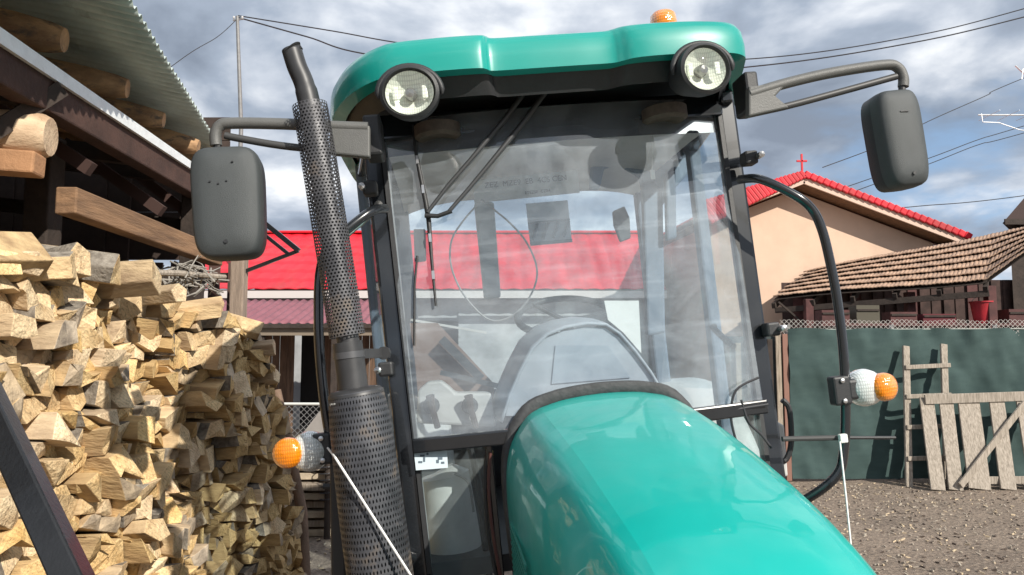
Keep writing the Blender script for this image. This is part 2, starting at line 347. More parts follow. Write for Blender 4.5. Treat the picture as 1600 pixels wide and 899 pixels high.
def smoothpath(pts, n=8):
    pts = [Vector(p) for p in pts]; out = []
    for i in range(len(pts) - 1):
        p0, p1, p2, p3 = pts[max(i - 1, 0)], pts[i], pts[i + 1], pts[min(i + 2, len(pts) - 1)]
        for k in range(n):
            t = k / n
            out.append(0.5 * ((2 * p1) + (p2 - p0) * t + (2 * p0 - 5 * p1 + 4 * p2 - p3) * t * t + (3 * p1 - p0 - 3 * p2 + p3) * t ** 3))
    out.append(pts[-1]); return out
def lerp(a, b, t): return a + (b - a) * t
# ================================================================== SETTING: ground
def noise2(x, y):
    from mathutils import noise
    return noise.noise(Vector((x, y, 3.3)))
def gh(x, y):
    h = 0.02 * noise2(x * 0.9, y * 0.9) + 0.012 * noise2(x * 3, y * 3)
    d = math.hypot(x - 0.43, y - 3.0)
    k = max(0.0, min(1.0, 1 - (d - 1.9) / 1.2)); k = k * k * (3 - 2 * k)
    return h * (1 - k) + k * (-0.012 + (x - 0.45) * 0.1016)
g = MB()
xs = [-1500, -400, -120, -40, -20] + [-12 + i * 0.2 for i in range(131)] + [20, 40, 120, 400, 1500]
ys = [-1500, -300, -60, -15, -8] + [-4 + i * 0.2 for i in range(111)] + [24, 40, 120, 400, 1500]
for y in ys:
    for x in xs:
        g.v.append(Vector((x, y, gh(x, y) if -12 <= x <= 14 and -4 <= y <= 18 else 0)))
nx = len(xs)
for j in range(len(ys) - 1):
    for i in range(nx - 1):
        a = j * nx + i; g.f.append([a, a + 1, a + nx + 1, a + nx]); g.m.append(0)
m = bpy.data.materials.new('yard_soil'); m.use_nodes = True; t = m.node_tree; b = t.nodes['Principled BSDF']
tc = N(t, 'ShaderNodeTexCoord'); b.inputs['Roughness'].default_value = 0.95
n1 = N(t, 'ShaderNodeTexNoise', i_Scale=1.1, i_Detail=9.0, i_Roughness=0.65); t.links.new(tc.outputs['Object'], n1.inputs['Vector'])
n2 = N(t, 'ShaderNodeTexNoise', i_Scale=22.0, i_Detail=9.0, i_Roughness=0.75); t.links.new(tc.outputs['Object'], n2.inputs['Vector'])
vv = N(t, 'ShaderNodeTexVoronoi', i_Scale=26.0, i_Randomness=1.0); t.links.new(tc.outputs['Object'], vv.inputs['Vector'])
base = ramp(t, n1.outputs[0], [(0.35, (0.085, 0.062, 0.048)), (0.6, (0.25, 0.19, 0.145))])
fine = ramp(t, n2.outputs[0], [(0.35, (0.11, 0.085, 0.066)), (0.52, (0.27, 0.21, 0.16)), (0.68, (0.50, 0.41, 0.32))])
t.links.new(mixc(t, 0.55, base, fine), b.inputs['Base Color'])
bp = N(t, 'ShaderNodeBump', i_Strength=0.9, i_Distance=0.03)
t.links.new(math_(t, 'ADD', n2.outputs[0], math_(t, 'MULTIPLY', vv.outputs['Distance'], 0.5)), bp.inputs['Height'])
t.links.new(bp.outputs[0], b.inputs['Normal'])
go = g.build('ground', m, smooth=60); go['kind'] = 'structure'
# wood chips and straw littering the yard
ch = MB()
rr = random.Random(3)
for k in range(5200):
    if k < 4200: x = rr.uniform(1.6, 8.5); y = rr.uniform(3.8, 9.75)
    else: x = rr.uniform(-3.2, -0.6); y = rr.uniform(4.5, 9.5)
    L = rr.uniform(0.01, 0.045); wd = rr.uniform(0.004, 0.013)
    q = Quaternion((0, 0, 1), rr.uniform(0, 6.28)) @ Quaternion((0, 1, 0), rr.uniform(-0.4, 0.4))
    ch.box((x, y, gh(x, y) + 0.008), (L, wd, rr.uniform(0.004, 0.014)), q, mi=rr.choice((0, 0, 1, 2)))
o = ch.build('wood_chips', [mat('chip_grey', (0.36, 0.31, 0.25), 0.9), mat('chip_pale', (0.55, 0.44, 0.3), 0.9), mat('chip_dark', (0.1, 0.075, 0.06), 0.9)])
o['kind'] = 'stuff'; tag(o, 'wood chips and bark litter strewn over the bare yard soil', 'litter')
# ================================================================== HOUSE WITH LONG RED ROOF (behind the yard)
hs = thing('village_house', 'long low house with a bright red metal roof and maroon porch roof beyond the tractor', 'house', loc=(0, 0, 0))
def redroof(u, v):                      # u along, v from eave to ridge
    x = lerp(-7.5, 3.35, u); y = lerp(16, 19.2, v); z = lerp(3.02, 4.78, v)
    z += 0.022 * abs(math.sin(u * 10.85 / 0.35 * math.pi)) + 0.03 * (1 - (v * 7) % 1) * (v < 0.999)
    return (x, y, z)
rf = MB().grid(redroof, 248, 56).build('roof', REDR, hs, smooth=25, solid=0.02)
MB().beam((-7.5, 19.2, 4.82), (3.35, 19.2, 4.82), 0.3, 0.06).build('ridge_cap', REDR, rf, bevel=0.02)
MB().beam((-7.5, 15.98, 2.94), (3.35, 15.98, 2.94), 0.03, 0.16).build('gutter_board', mat('pale_trim', (0.55, 0.5, 0.48), 0.7), rf)
MB().grid(lambda u, v: (lerp(-7.5, 3.35, u), lerp(22.4, 19.2, v), lerp(3.02, 4.78, v)), 4, 4).build('roof', REDR, hs, solid=0.02)
wl = MB()
wl.box((1.0, 16.7, 1.55), (4.4, 0.2, 3.1)); wl.box((-5.3, 16.7, 1.55), (4.2, 0.2, 3.1)); wl.box((-2.2, 16.75, 2.75), (2.0, 0.2, 0.7))
wl.box((-2.07, 19, 1.5), (10.6, 0.2, 3.0)) ; wl.prism([(3.2, 16.6, 0), (3.2, 21.8, 0), (3.2, 21.8, 3.0), (3.2, 19.2, 4.7), (3.2, 16.6, 3.1)], (-0.15, 0, 0))
wl.build('wall', PALEW, hs)
pr = MB().grid(lambda u, v: (lerp(-7.2, -1.9, u), lerp(12.6, 14.6, v), lerp(2.18, 2.72, v) + 0.016 * math.sin(u * 5.3 / 0.16 * 2 * math.pi)), 330, 6)
pr = pr.build('porch_roof', MAROON, hs, smooth=40, solid=0.006)
MB().beam((-7.2, 12.72, 2.05), (-1.9, 12.72, 2.05), 0.12, 0.14).build('porch_beam', mat('porch_beam_wood', (0.2, 0.16, 0.12), 0.8), hs)
MB().beam((-7.2, 12.58, 2.14), (-1.9, 12.58, 2.14), 0.02, 0.07).build('fascia', DARKW, pr)
pb = MB()
for i in range(36):
    x = -6.9 + i * 0.145
    if -4.15 < x < -3.62: continue
    pb.box((x, 14.4 + 0.01 * (i % 3), 1.1), (0.135, 0.03, 2.2 + 0.0 * i))
pb.build('board_wall', mat('porch_boards', (0.14, 0.085, 0.055), 0.85, 0, 0.5, 4, bump=0.5, stretch=(6, 6, 0.6)), hs)
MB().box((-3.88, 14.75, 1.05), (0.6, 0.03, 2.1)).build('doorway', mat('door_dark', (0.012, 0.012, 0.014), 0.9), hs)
for x in (-5.3, -4.3, -3.05, -2.1):
    MB().beam((x, 12.75, 0), (x, 12.75, 2.0), 0.1, 0.1, up=(0, 1, 0)).build('porch_post', DARKW, hs, bevel=0.01)
# wire mesh fence in front of the porch
wf = thing('wire_fence', 'low wire mesh fence with a pale top rail in front of the dark porch', 'fence', loc=(-3.0, 9.6, 0))
def fl(x, z, dy=0): return (x + 3.0, dy, z)
MB().grid(lambda u, v: fl(lerp(-4.6, -2.0, u), lerp(0.35, 1.02, v)), 1, 1, (2.6, 0.67)).build('wire_mesh', net_mat('grey_wire_mesh', (0.3, 0.3, 0.3), 13, 0.13), wf)
MB().tube([fl(-4.6, 1.04), fl(-2.0, 1.03)], 0.018).build('top_rail', mat('pale_rail', (0.55, 0.55, 0.52), 0.6), wf)
for x in (-4.4, -3.3, -2.1): MB().tube([fl(x, 0, 0.03), fl(x, 1.1, 0.03)], 0.025).build('post', DARKW, wf)
o = MB().prism([W(463, 690, 8.0), W(512, 692, 8.0), W(512, 632, 8.0), W(505, 636, 8.0)], (0.02, 0.06, 0)).build('leaning_sheet', mat('grey_fibre_sheet', (0.27, 0.25, 0.235), 0.8, 0, 0.2, 5))
tag(o, 'triangular grey sheet offcut leaning behind the amber side lamp and plank stack', 'sheet')
for p in (0,):
    zmin = min(v.co.z for v in o.data.vertices)
MB().beam(W(468, 690, 8.04), (W(468, 690, 8.04).x, 8.04, 0), 0.04, 0.04, up=(0, 1, 0)).build('support_stake', DARKW, o)
MB().beam(W(508, 690, 8.04), (W(508, 690, 8.04).x, 8.04, 0), 0.04, 0.04, up=(0, 1, 0)).build('support_stake', DARKW, o)
rr = random.Random(5)
for k in range(8):
    p = W(497, 820 - k * 13, 7.4); z = 0.035 + k * 0.085
    o = MB().box((p.x + rr.uniform(-.03, .03), 7.4 + rr.uniform(-.05, .05), z + gh(p.x, 7.4)), (0.72, 0.9, 0.06), Quaternion((0, 0, 1), rr.uniform(-.08, .08))).build('plank', OLDW if k % 2 else mat('pale_plank', (0.45, 0.37, 0.27), 0.85, 0, 0.3, 8, bump=0.5), bevel=0.006)
    tag(o, 'rough pale plank in the stepped stack between woodpile and exhaust stack', 'plank', 'planks stacked beside the woodpile')
    MB().box((p.x - .2, 7.4, z + .0425 + gh(p.x, 7.4)), (0.04, 0.8, 0.021)).build('spacer_lath', DARKW, o)
rl = MB()
for k in range(9):
    rl.tube([W(512, 705 + k * 10, 6.9) + Vector((0.07 * math.cos(a * .5), 0.07 * math.sin(a * .5), 0.004 * a)) for a in range(14)], 0.005, 5)
o = rl.build('wire_roll', WIRE); tag(o, 'black roll of fencing wire standing in front of the plank stack', 'wire roll')
cpt = W(512, 790, 6.9)
MB().tube([(cpt.x, 6.9, 0), (cpt.x, 6.9, W(512, 700, 6.9).z)], 0.03).build('core_post', DARKW, o)
o = MB().tube([W(432, 610, 5.75), W(452, 700, 5.7), W(472, 800, 5.62), (W(480, 899, 5.6).x, 5.55, 0.0)], [0.035, 0.038, 0.04, 0.045], 9).build('wooden_stake', mat('brown_stick', (0.2, 0.13, 0.09), 0.85, 0, 0.3, 8, bump=0.6), smooth=50)
tag(o, 'thin brown stake holding the far end of the woodpile', 'stake')
# ================================================================== PEACH HOUSE WITH CROSS
ph = thing('gable_house', 'peach plastered gable house with a red tiled roof behind the fence', 'house')
Y0 = 14.0
ap = W(1253, 282, Y0); rt = W(1512, 380, Y0)
half = rt.x - ap.x; drop = ap.z - rt.z; sl_ = drop / half
rd = Vector((-0.10, 1, 0)).normalized()
def gp(dx, dz, back=0.0): return Vector((ap.x + dx, Y0, ap.z + dz)) + rd * back
wl_h = half - 0.42; halfL = 1.95; wl_l = halfL - .3
wall = MB().prism([gp(-wl_l, -99), gp(wl_h, -99), gp(wl_h, -sl_ * wl_h - 0.12), gp(0, -0.12), gp(-wl_l, -sl_ * wl_l - 0.12)], rd * 9)
for v in wall.v:
    if v.z < -5: v.z = 0
off = rd * 0.36
for v in wall.v: v += off
wall.build('wall', PEACH, ph)
for sgn, half, drop in ((-1, halfL, sl_ * halfL), (1, half, drop)):
    def rfn(u, v, sgn=sgn, half=half):
        p = gp(sgn * half * v, -sl_ * half * v + 0.10, -0.05 + u * 9.6)
        p.z += 0.02 * abs(math.sin(u * 9.6 / 0.3 * math.pi)) + 0.02 * ((v * 10) % 1) - 0.01
        return p
    r_ = MB().grid(rfn, 130, 40).build('roof', REDR, ph, smooth=30, solid=0.03)
    vt = MB()
    nn = 26
    for k in range(nn):
        a = k / nn; b_ = (k + 0.93) / nn
        vt.beam(gp(sgn * half * a, -sl_ * half * a + 0.11, -0.09), gp(sgn * half * b_, -sl_ * half * b_ + 0.085, -0.09), 0.10, 0.13 if sgn > 0 else 0.16 + .35 * a, e=None if sgn > 0 else (.10, .16 + .35 * b_))
    vt.build('verge_tiles', REDR, r_, bevel=0.02)
    MB().beam(gp(0, -0.02, -0.06), gp(sgn * half, -drop - 0.02, -0.06), 0.05, 0.12).build('barge_board', mat('cream_board', (0.62, 0.45, 0.36), 0.7), r_)
    MB().beam(gp(0, -0.07, 0.2), gp(sgn * half, -drop - 0.07, 0.2), 0.46, 0.03).build('soffit', SOFF, ph)
    MB().beam(gp(sgn * (half - .2), -drop - 0.03, 0), gp(sgn * (half - .2), -drop - 0.03, 9), 0.42, 0.03).build('soffit', SOFF, ph)
cr = W(1253, 265, Y0)
o = MB().beam((cr.x, Y0, ap.z + 0.05), (cr.x, Y0, W(1253, 241, Y0).z), 0.035, 0.035, up=(0, 1, 0)).beam((cr.x - 0.1, Y0, W(0, 252, Y0).z), (cr.x + 0.1, Y0, W(0, 252, Y0).z), 0.035, 0.035).build('roof_cross', REDR, bevel=0.004)
tag(o, 'small red cross standing on the apex of the peach gable house', 'cross')
# ================================================================== TILED SHED ROOF behind the fence
ts = thing('tiled_shed', 'open lean-to shed with sagging weathered clay tile roof behind the green net fence', 'shed')
TA, TB, TC, TD = W(1208, 468, 12.4), W(1540, 441, 11.0), W(1625, 352, 12.0), W(1262, 424, 14.2)
TB2 = W(1612, 392, 10.8)
def tile_fn(c, nc):
    def f(u, v):
        vv_ = (c + v * 1.12) / nc
        A = TA.lerp(TB, u / 0.82) if u < 0.82 else TB.lerp(TB2, (u - 0.82) / 0.18)
        D = TD.lerp(TC, u)
        p = A.lerp(D, vv_)
        k = u * 64 + c * 0.5
        p = p + Vector((0, 0, 0.05 * (1 - v) + 0.012 * abs(math.sin(k * math.pi)) + 0.02 * math.sin(u * 7) + 0.004 * math.sin(int(k) * 7.7 + c * 3)))
        return p
    return f
tr_ = MB()
for c in range(7): tr_.grid(tile_fn(c, 7), 336, 3)
MB().grid(lambda u, v: (TA.lerp(TB, u / .82) if u < .82 else TB.lerp(TB2, (u - .82) / .18)).lerp(TD.lerp(TC, u), v * .995 + .003) + Vector((0, 0, -.012 + .02 * math.sin(u * 7))), 40, 6).build('roof_boards', DARKW, ts, solid=.01)
tr_ = tr_.build('tile_roof', TILE, ts, smooth=40, solid=0.018)
nrm = Vector((0, 0, -0.11))
for k in range(7):
    u = k / 6 * 0.98
    A = TA.lerp(TB, u / 0.82) if u < 0.82 else TB.lerp(TB2, (u - .82) / .18)
    MB().beam(A + nrm, TD.lerp(TC, u) + nrm, 0.06, 0.09).build('rafter', DARKW, ts)
MB().beam(TA.lerp(TD, .04) + nrm * 1.9, TB.lerp(TC, .04) + nrm * 1.9, 0.09, 0.09).build('eave_beam', DARKW, ts)
MB().beam(TD + nrm, TC + nrm, 0.09, 0.09).build('ridge_beam', DARKW, ts)
for (px, Y, ty) in ((1262, 12.2, 463), (1420, 11.7, 452), (1545, 11.2, 442)):
    p = W(px, ty, Y); MB().beam((p.x, Y, 0), (p.x, Y, p.z - .05), 0.13, 0.13, up=(0, 1, 0)).build('post', BRICK, ts, bevel=0.01)
MB().beam(W(1216, 472, 12.3), W(1256, 506, 12.3), 0.03, 0.03).build('brace', DARKW, ts)
bw = MB()
for k in range(30):
    x0 = 5.2 + k * 0.2; bw.box((x0, 13.9 - k * 0.03 + .012 * (k % 2), 1.5), (0.23, 0.02, 3.0), mi=k % 5 == 1)
bw.build('back_wall', [mat('shed_backboards', (0.06, 0.035, 0.03), 0.9, 0, 0.5, 6), BRICK], ts)
# things stored in that shed
def stored(px, py, Y, name, label, cat, mk, m_): 
    p = W(px, py, Y); o = mk(p).build(name, m_, bevel=0.01); tag(o, label, cat); return p, o
# shelf so that the stored things rest on something
sf = thing('storage_rack', 'dark plank rack with a long shelf behind the net fence top', 'rack')
pz = W(1400, 508, 11.3).z
a_, b_ = W(1275, 508, 11.35), W(1600, 508, 11.35)
MB().beam((a_.x, 11.35, pz), (b_.x, 11.35, pz), 0.35, 0.04).build('shelf', BRICK, sf)
for q in (a_, a_.lerp(b_, .5), b_): MB().beam((q.x, 11.35, 0), (q.x, 11.35, pz - .02), 0.07, 0.07, up=(0, 1, 0)).build('leg', DARKW, sf)
p = W(1535, 487, 11.3)
bk = MB().lathe((p.x, 11.3, pz + 0.02), (0, 0, 1), [(0.12, 0), (0.165, 0.32), (0.18, 0.32), (0.18, 0.34), (0.155, 0.34), (0.11, 0.03), (0.0, 0.03)], 20).build('bucket', REDB, smooth=40)
tag(bk, 'red plastic bucket on the rack behind the net fence', 'bucket')
hb = MB().tube([(p.x + 0.17 * math.cos(a / 10 * math.pi), 11.3 - .02, pz + .34 + 0.1 * math.sin(a / 10 * math.pi)) for a in range(11)], 0.005, 6).build('handle', WIRE, bk)
for i, (px, wd, hh, m_, lb) in enumerate(((1300, .42, .3, BRICK, 'low reddish wooden box at the open end of the shed rack'), (1350, .35, .42, mat('shade_dark_sacking', (0.09, 0.08, 0.06), 0.9), 'grey-brown crate darkened for shade between two reddish boxes on the rack'), (1405, .4, .25, BRICK, 'flat reddish box beside the shed middle post'), (1460, .5, .2, mat('dark_red_box', (0.10, 0.015, 0.02), 0.8), 'long dark red box next to the red bucket on the rack'), (1583, .3, .32, BRICK, 'reddish box past the bucket at the rack end'))):  # sacking and box colours darkened to stand for shed shade
    q = W(px, 500, 11.35)
    bx = MB().box((q.x, 11.35, pz + .02 + .012), (wd, .26, .024)); hh *= .6
    for sx_, sy_, wx, wy in ((0, -.125, wd, .02), (0, .125, wd, .02), (-wd / 2 + .01, 0, .02, .228), (wd / 2 - .01, 0, .02, .228)):
        bx.box((q.x + sx_, 11.35 + sy_, pz + .045 + hh / 2), (wx, wy, hh))
    bx = bx.build('storage_box', m_); tag(bx, lb, 'box')
    MB().box((q.x, 11.205, pz + .045 + hh * .7), (wd * .96, .018, .03)).build('slat', DARKW, bx)
# dark roofed building whose eave enters beyond the tiled shed
dh = thing('dark_outbuilding', 'dark brown outbuilding whose eave corner juts out above the tiled shed', 'building')
e0 = W(1566, 349, 13.0)
MB().prism([e0, e0 + Vector((4, 0, 0)), e0 + Vector((2, 0, 2.2))], (4.2, 5, 0)).build('roof', mat('dark_roof', (0.045, 0.025, 0.022), 0.8), dh)
MB().prism([(e0.x + .25, 13.2, 0), (e0.x + 3.8, 13.2, 0), (e0.x + 3.8, 13.2, e0.z - .03), (e0.x + .25, 13.2, e0.z - .03)], (4, 4.7, 0)).build('wall', DARKW, dh)
MB().beam(e0 + Vector((0.02, -.03, 0.02)), e0 + Vector((4, -.03, .02)), .03, .1).build('fascia', DARKW, dh)
ant = thing('tv_antenna', 'thin silver television antenna reaching in over the dark outbuilding', 'antenna')
ALU = mat('aluminium', (0.75, 0.75, 0.75), 0.4, 0.6, 0.1, 5)
ax, az = W(1650, 192, 12.9).x, e0.z + .3
MB().tube([(ax, 13.2, az), (ax, 13.2, W(1600, 90, 13.2).z)], 0.02, 8).build('mast', ALU, ant)
b0, b1 = W(1528, 180, 13.1), W(1680, 180, 13.15)
bm_ = MB().tube([b0, b1], 0.013, 6).build('boom', ALU, ant)
MB().tube([W(1533, 178, 13.1), W(1535, 191, 13.1), W(1560, 192, 13.1), W(1592, 203, 13.1), W(1650, 212, 13.2)], 0.009, 6).build('strut', ALU, ant)
for px in (1545, 1575, 1605, 1635): 
    q = W(px, 180, 13.1); MB().tube([q + Vector((0, -.3, -.01)), q + Vector((0, .3, -.01))], 0.005, 5).build('element', ALU, ant)
MB().tube([W(1586, 103, 13.2), W(1600, 116, 13.2), W(1652, 120, 13.2)], 0.012, 6).build('element', ALU, ant)
MB().tube([W(1596, 124, 13.2), W(1598, 108, 13.2)], 0.010, 6).build('element', ALU, ant)
# ================================================================== GREEN NET FENCE, WOODEN FENCE, LADDER, PALLET
FY = 9.95
nf = thing('net_fence', 'tall fence covered with dark green shade net along the yard', 'fence', loc=(0, FY, 0))
x0, x1 = W(1237, 700, FY).x, W(1600, 700, FY).x + 2.6
zt = W(1400, 514, FY).z
nf_fn = lambda u, v: (lerp(x0, x1, u), 0.03 * math.sin(u * 31) * math.sin(v * 4) + 0.05 * noise2(u * 22, v * 5) + 0.02 * noise2(u * 60 + v * 14, v * 12) + 0.02 * math.sin(u * 90 + v * 3) * (v > .9), lerp(0.03, zt + 0.012 * math.sin(u * 40), v))
MB().grid(nf_fn, 160, 24, (x1 - x0, 2)).build('shade_net', NET, nf, smooth=60)
MB().tube([(x0, .03, zt - .01), (x1, .03, zt + .01)], 0.008, 6).build('tension_wire', mat('pale_wire', (0.3, 0.33, 0.3), 0.6), nf)
MB().grid(lambda u, v: (lerp(x0 - .1, x1, u), 0.04, lerp(zt - .25, zt + 0.12 + 0.01 * math.sin(u * 50), v)), 60, 1, (x1 - x0, 0.37)).build('wire_mesh', net_mat('fence_wire', (0.4, 0.38, 0.36), 16, 0.12), nf)
for k in range(5):
    x = lerp(x0 + .03, x1 - .05, k / 4); MB().tube([(x, .08, 0), (x, .08, zt + .06)], 0.03, 10).build('post', POLEM, nf)
of = thing('board_fence', 'short run of weathered upright boards and dark net next to the green net fence', 'fence', loc=(0, FY, 0))
for px, m_, hh in ((1218, OLDW, 520), (1229, mat('reddish_post', (0.23, 0.12, 0.09), 0.8), 522), (1205, DARKW, 530), (1190, OLDW, 540), (1172, DARKW, 530), (1155, OLDW, 536), (1138, DARKW, 532)):
    x = W(px, 600, FY).x; zz = W(px, hh, FY).z
    MB().box((x, 0.02, zz / 2), (0.07, 0.03, zz)).build('board', m_, of, bevel=0.004)
xa, xb = W(1120, 600, FY).x, W(1236, 600, FY).x
MB().grid(lambda u, v: (lerp(xa, xb, u), 0.06, lerp(0.0, zt - .1, v)), 4, 4).build('dark_net', mat('dark_net', (0.05, 0.065, 0.065), 0.85, 0, 0.3, 5), of)
MB().beam((xa, .045, .5), (xb, .045, .5), .02, .06).build('rail', DARKW, of)
# ladder leaning on the net
ld = thing('ladder', 'home-made wooden ladder of pale weathered poles leaning on the green net fence', 'ladder')
LW = mat('pale_weathered_wood', (0.38, 0.33, 0.275), 0.85, 0, 0.25, 12, bump=0.6, bscale=40, stretch=(5, 5, .6), col2=(0.2, 0.17, 0.135))
yb, yt = 9.5, 9.86
def lp(px, py): 
    t_ = (755 - py) / 215.0; return W(px, py, lerp(yb, yt, t_))
b1_, t1_ = lp(1420, 757), lp(1415, 541); b1_.z = gh(b1_.x, b1_.y) + .0
b2_, t2_ = lp(1480, 757), lp(1474, 538); b2_.z = gh(b2_.x, b2_.y)
MB().beam(b1_, t1_, 0.085, 0.04, up=(0, 1, 0)).build('side_rail', LW, ld, bevel=0.006)
MB().beam(b2_, t2_, 0.085, 0.04, up=(0, 1, 0)).build('side_rail', LW, ld, bevel=0.006)
for py in (574, 620, 667, 714):
    k = (757 - py) / 217; MB().beam(b1_.lerp(t1_, k) + Vector((-.03, -.035, 0)), b2_.lerp(t2_, k + .004) + Vector((.06, -.035, 0)), .03, .055).build('rung', LW, ld, bevel=0.004)
# pallet-like wooden gate
pg = thing('wooden_gate', 'slatted gate of grey boards with a diagonal brace leaning beside the ladder', 'gate')
def gl(px, py):
    t_ = (757 - py) / 145.0; return W(px, py, lerp(9.25, 9.62, t_))
for (bx_, tx_, wpx) in ((1465, 1447, 22), (1493, 1477, 22), (1530, 1512, 34), (1575, 1556, 24), (1622, 1600, 28), (1660, 1640, 26)):
    p_, q_ = gl(bx_, 758), gl(tx_, 622); p_.z = max(p_.z, gh(p_.x, p_.y)); p_.z = gh(p_.x, p_.y) + .01
    MB().beam(p_, q_, wpx / FPX * 9.4, 0.025, up=(0, 1, 0)).build('slat', LW, pg, bevel=0.004)
MB().beam(gl(1442, 624) + Vector((0, -.04, 0)), gl(1680, 616) + Vector((0, -.04, 0)), .03, .12).build('top_rail', LW, pg, bevel=0.004)
MB().beam(gl(1500, 752) + Vector((0, .04, 0)), gl(1680, 750) + Vector((0, .04, 0)), .03, .09).build('bottom_rail', LW, pg, bevel=0.004)
MB().beam(gl(1497, 758) + Vector((0, -.045, 0)), gl(1597, 630) + Vector((0, -.045, 0)), .025, .085).build('diagonal_brace', LW, pg, bevel=0.004)
# ================================================================== POLES AND WIRES
po = thing('utility_pole', 'tall thin grey pole rising behind the mirror and woodshed roof', 'pole')
pb_ = W(377, 200, 17.0); pt_ = W(371, 26, 17.0)
MB().tube([(pb_.x - .02, 17, 0), pb_, pt_], [.06, .05, .04], 10).build('shaft', POLEM, po, smooth=40)
MB().beam(pt_ + Vector((-.1, 0, -.1)), pt_ + Vector((.16, 0, -.06)), .03, .03).build('bracket', POLEM, po)
for dx in (-.08, .12): MB().lathe(pt_ + Vector((dx, 0, -.06)), (0, 0, 1), [(.02, 0), (.03, .03), (.02, .06), (0, .07)], 8).build('insulator', mat('porcelain', (.5, .5, .5), .3), po)
p2 = thing('utility_pole', 'second utility pole carrying the overhead wires past the peach house', 'pole')
rp = W(2050, 100, 20); MB().tube([(rp.x, 20, 0), (rp.x, 20, 11.8)], [.12, .08], 10).build('shaft', POLEM, p2)
def wire(pts, r, label, Ys):
    n = len(pts); P = [W(px, py, lerp(Ys[0], Ys[1], i / (n - 1))) for i, (px, py) in enumerate(pts)]
    o = MB().tube(smoothpath(P, 10), r, 5).build('overhead_wire', WIRE); tag(o, label, 'wire', 'overhead wires'); return o
wire([(372, 25), (520, 49), (650, 71), (900, 97), (1180, 92), (1400, 62), (1600, 14), (2050, -120)], .016, 'upper overhead wire sagging from the thin grey pole behind the teal roof', (17, 20))
wire([(373, 28), (480, 58), (585, 87), (900, 122), (1180, 104), (1400, 72), (1600, 27), (2050, -95)], .019, 'lower thicker overhead wire sagging from the thin grey pole behind the teal roof', (17, 20))
wire([(371, 30), (340, 58), (285, 92), (160, 190), (60, 300)], .009, 'faint wire dropping from the grey pole behind the woodshed roof', (17, 15))
wire([(1285, 262), (1380, 226), (1450, 190), (1540, 150), (1600, 122), (2050, -60)], .011, 'thin wire rising from behind the peach gable past the mirror', (17, 20))
wire([(1300, 300), (1450, 248), (1530, 218), (1600, 197), (2050, 60)], .011, 'upper wire of the pair crossing below the mirror and antenna', (19, 20))
wire([(1300, 312), (1450, 257), (1530, 226), (1600, 208), (2050, 80)], .011, 'lower wire of the pair crossing below the mirror and antenna', (19.1, 20.1))
wire([(1300, 325), (1360, 328), (1440, 322), (1600, 306), (2050, 240)], .012, 'low slack wire just above the red gable roof edge', (18, 20))
# ================================================================== WOODSHED (left)
ws = thing('woodshed', 'old open woodshed of logs and dark timber under a corrugated metal roof', 'shed')
E0, E1 = Vector((-1.40, 1.75, 3.3)), Vector((-2.34, 5.9, 3.3))
ed = (E1 - E0).normalized(); inn = Vector((-ed.y, ed.x, 0)).normalized()     # points to -x
def sheet(u, v):
    p = E0.lerp(E1, u) + inn * (v * 3.6) + Vector((0, 0, v * 3.6 * 0.16))
    L = (E1 - E0).length * u
    p.z += 0.014 * math.sin(L / 0.085 * 2 * math.pi) + 0.01 * noise2(u * 9, v * 3)
    return p
rs_ = MB().grid(sheet, 400, 8).build('roof_sheet', GALV, ws, smooth=50, solid=0.003)
for k, (px, py, d) in enumerate(((60, -300, 2.1), (100, -110, 2.72), (100, 50, 3.35), (200, 128, 3.99), (258, 180, 4.55), (312, 222, 5.15), (330, 255, 5.75))):
    e = W(px, py, d) if k > 1 and k < 6 else Vector((-1.98 - .05 * k, d, 3.14))
    rr_ = (.09, .085, .085, .078, .07, .075, .07)[k]
    e.z = 3.2 - rr_ * .6
    q = e + inn * 3.0 + Vector((0, 0, .46))
    pts = [e + (q - e) * t_ + Vector((0.0, 0.012 * math.sin(t_ * 9 + k), 0.01 * math.sin(t_ * 14 + k))) for t_ in (0, .02, .07, .4, .6, .8, 1)]
    MB().tube(pts, [rr_ * .66, rr_ * .84, rr_ * 1.03, rr_ * 1.04, rr_, rr_ * .97, rr_], 14).build('rafter_log', LOGP, ws, smooth=40)
B0, B1 = Vector((-2.02, 1.9, 2.86)), Vector((-2.33, 5.45, 2.92))
MB().beam(B0, B1, .10, .2).build('wall_plate', mat('plate_beam', (0.07, 0.035, 0.026), 0.85, 0, 0.4, 6, bump=.5), ws, bevel=.01)
MB().beam(B0 + Vector((.064, 0, .075)), B1 + Vector((.064, 0, .075)), .02, .07, e=(.02, .05)).build('metal_flashing', FLASH, ws)
# second plate and beams
MB().beam(W(103, 313, 3.45), W(338, 402, 5.45), .10, .13).build('side_beam', BEAM, ws, bevel=.008)
p_, q_ = Vector((-2.07, 3.25, 2.66)), Vector((-3.6, 2.9, 2.75))
MB().tube([p_, p_.lerp(q_, .02), p_.lerp(q_, .5), q_], [.085, .1, .1, .1], 16).build('cross_log', PEEL, ws, smooth=40)
MB().beam((-2.08, 3.2, 2.52), (-3.6, 2.95, 2.58), .12, .1).build('cross_beam', mat('orange_beam', (0.38, 0.2, 0.1), .8, 0, .3, 6, bump=.5), ws, bevel=.01)
MB().beam(W(-60, 238, 3.0), W(95, 140, 3.3), .05, .07).build('brace', DARKW, ws)
for (x, y, hh, wd) in ((-2.6, 4.05, 2.9, .14), (-2.42, 2.0, 2.85, .15), (-2.35, 5.4, 2.85, .14), (-4.7, 2.0, 3.3, .15), (-4.7, 5.4, 3.3, .15)):
    MB().beam((x, y, 0), (x, y, hh), wd, wd, up=(0, 1, 0)).build('post', DARKW, ws, bevel=.01)
for z in (2.2, 2.62, 3.0):
    MB().beam((-2.3, 5.5, z), (-4.8, 5.5, z + .3), .06, .1).build('tie_beam', DARKW, ws)
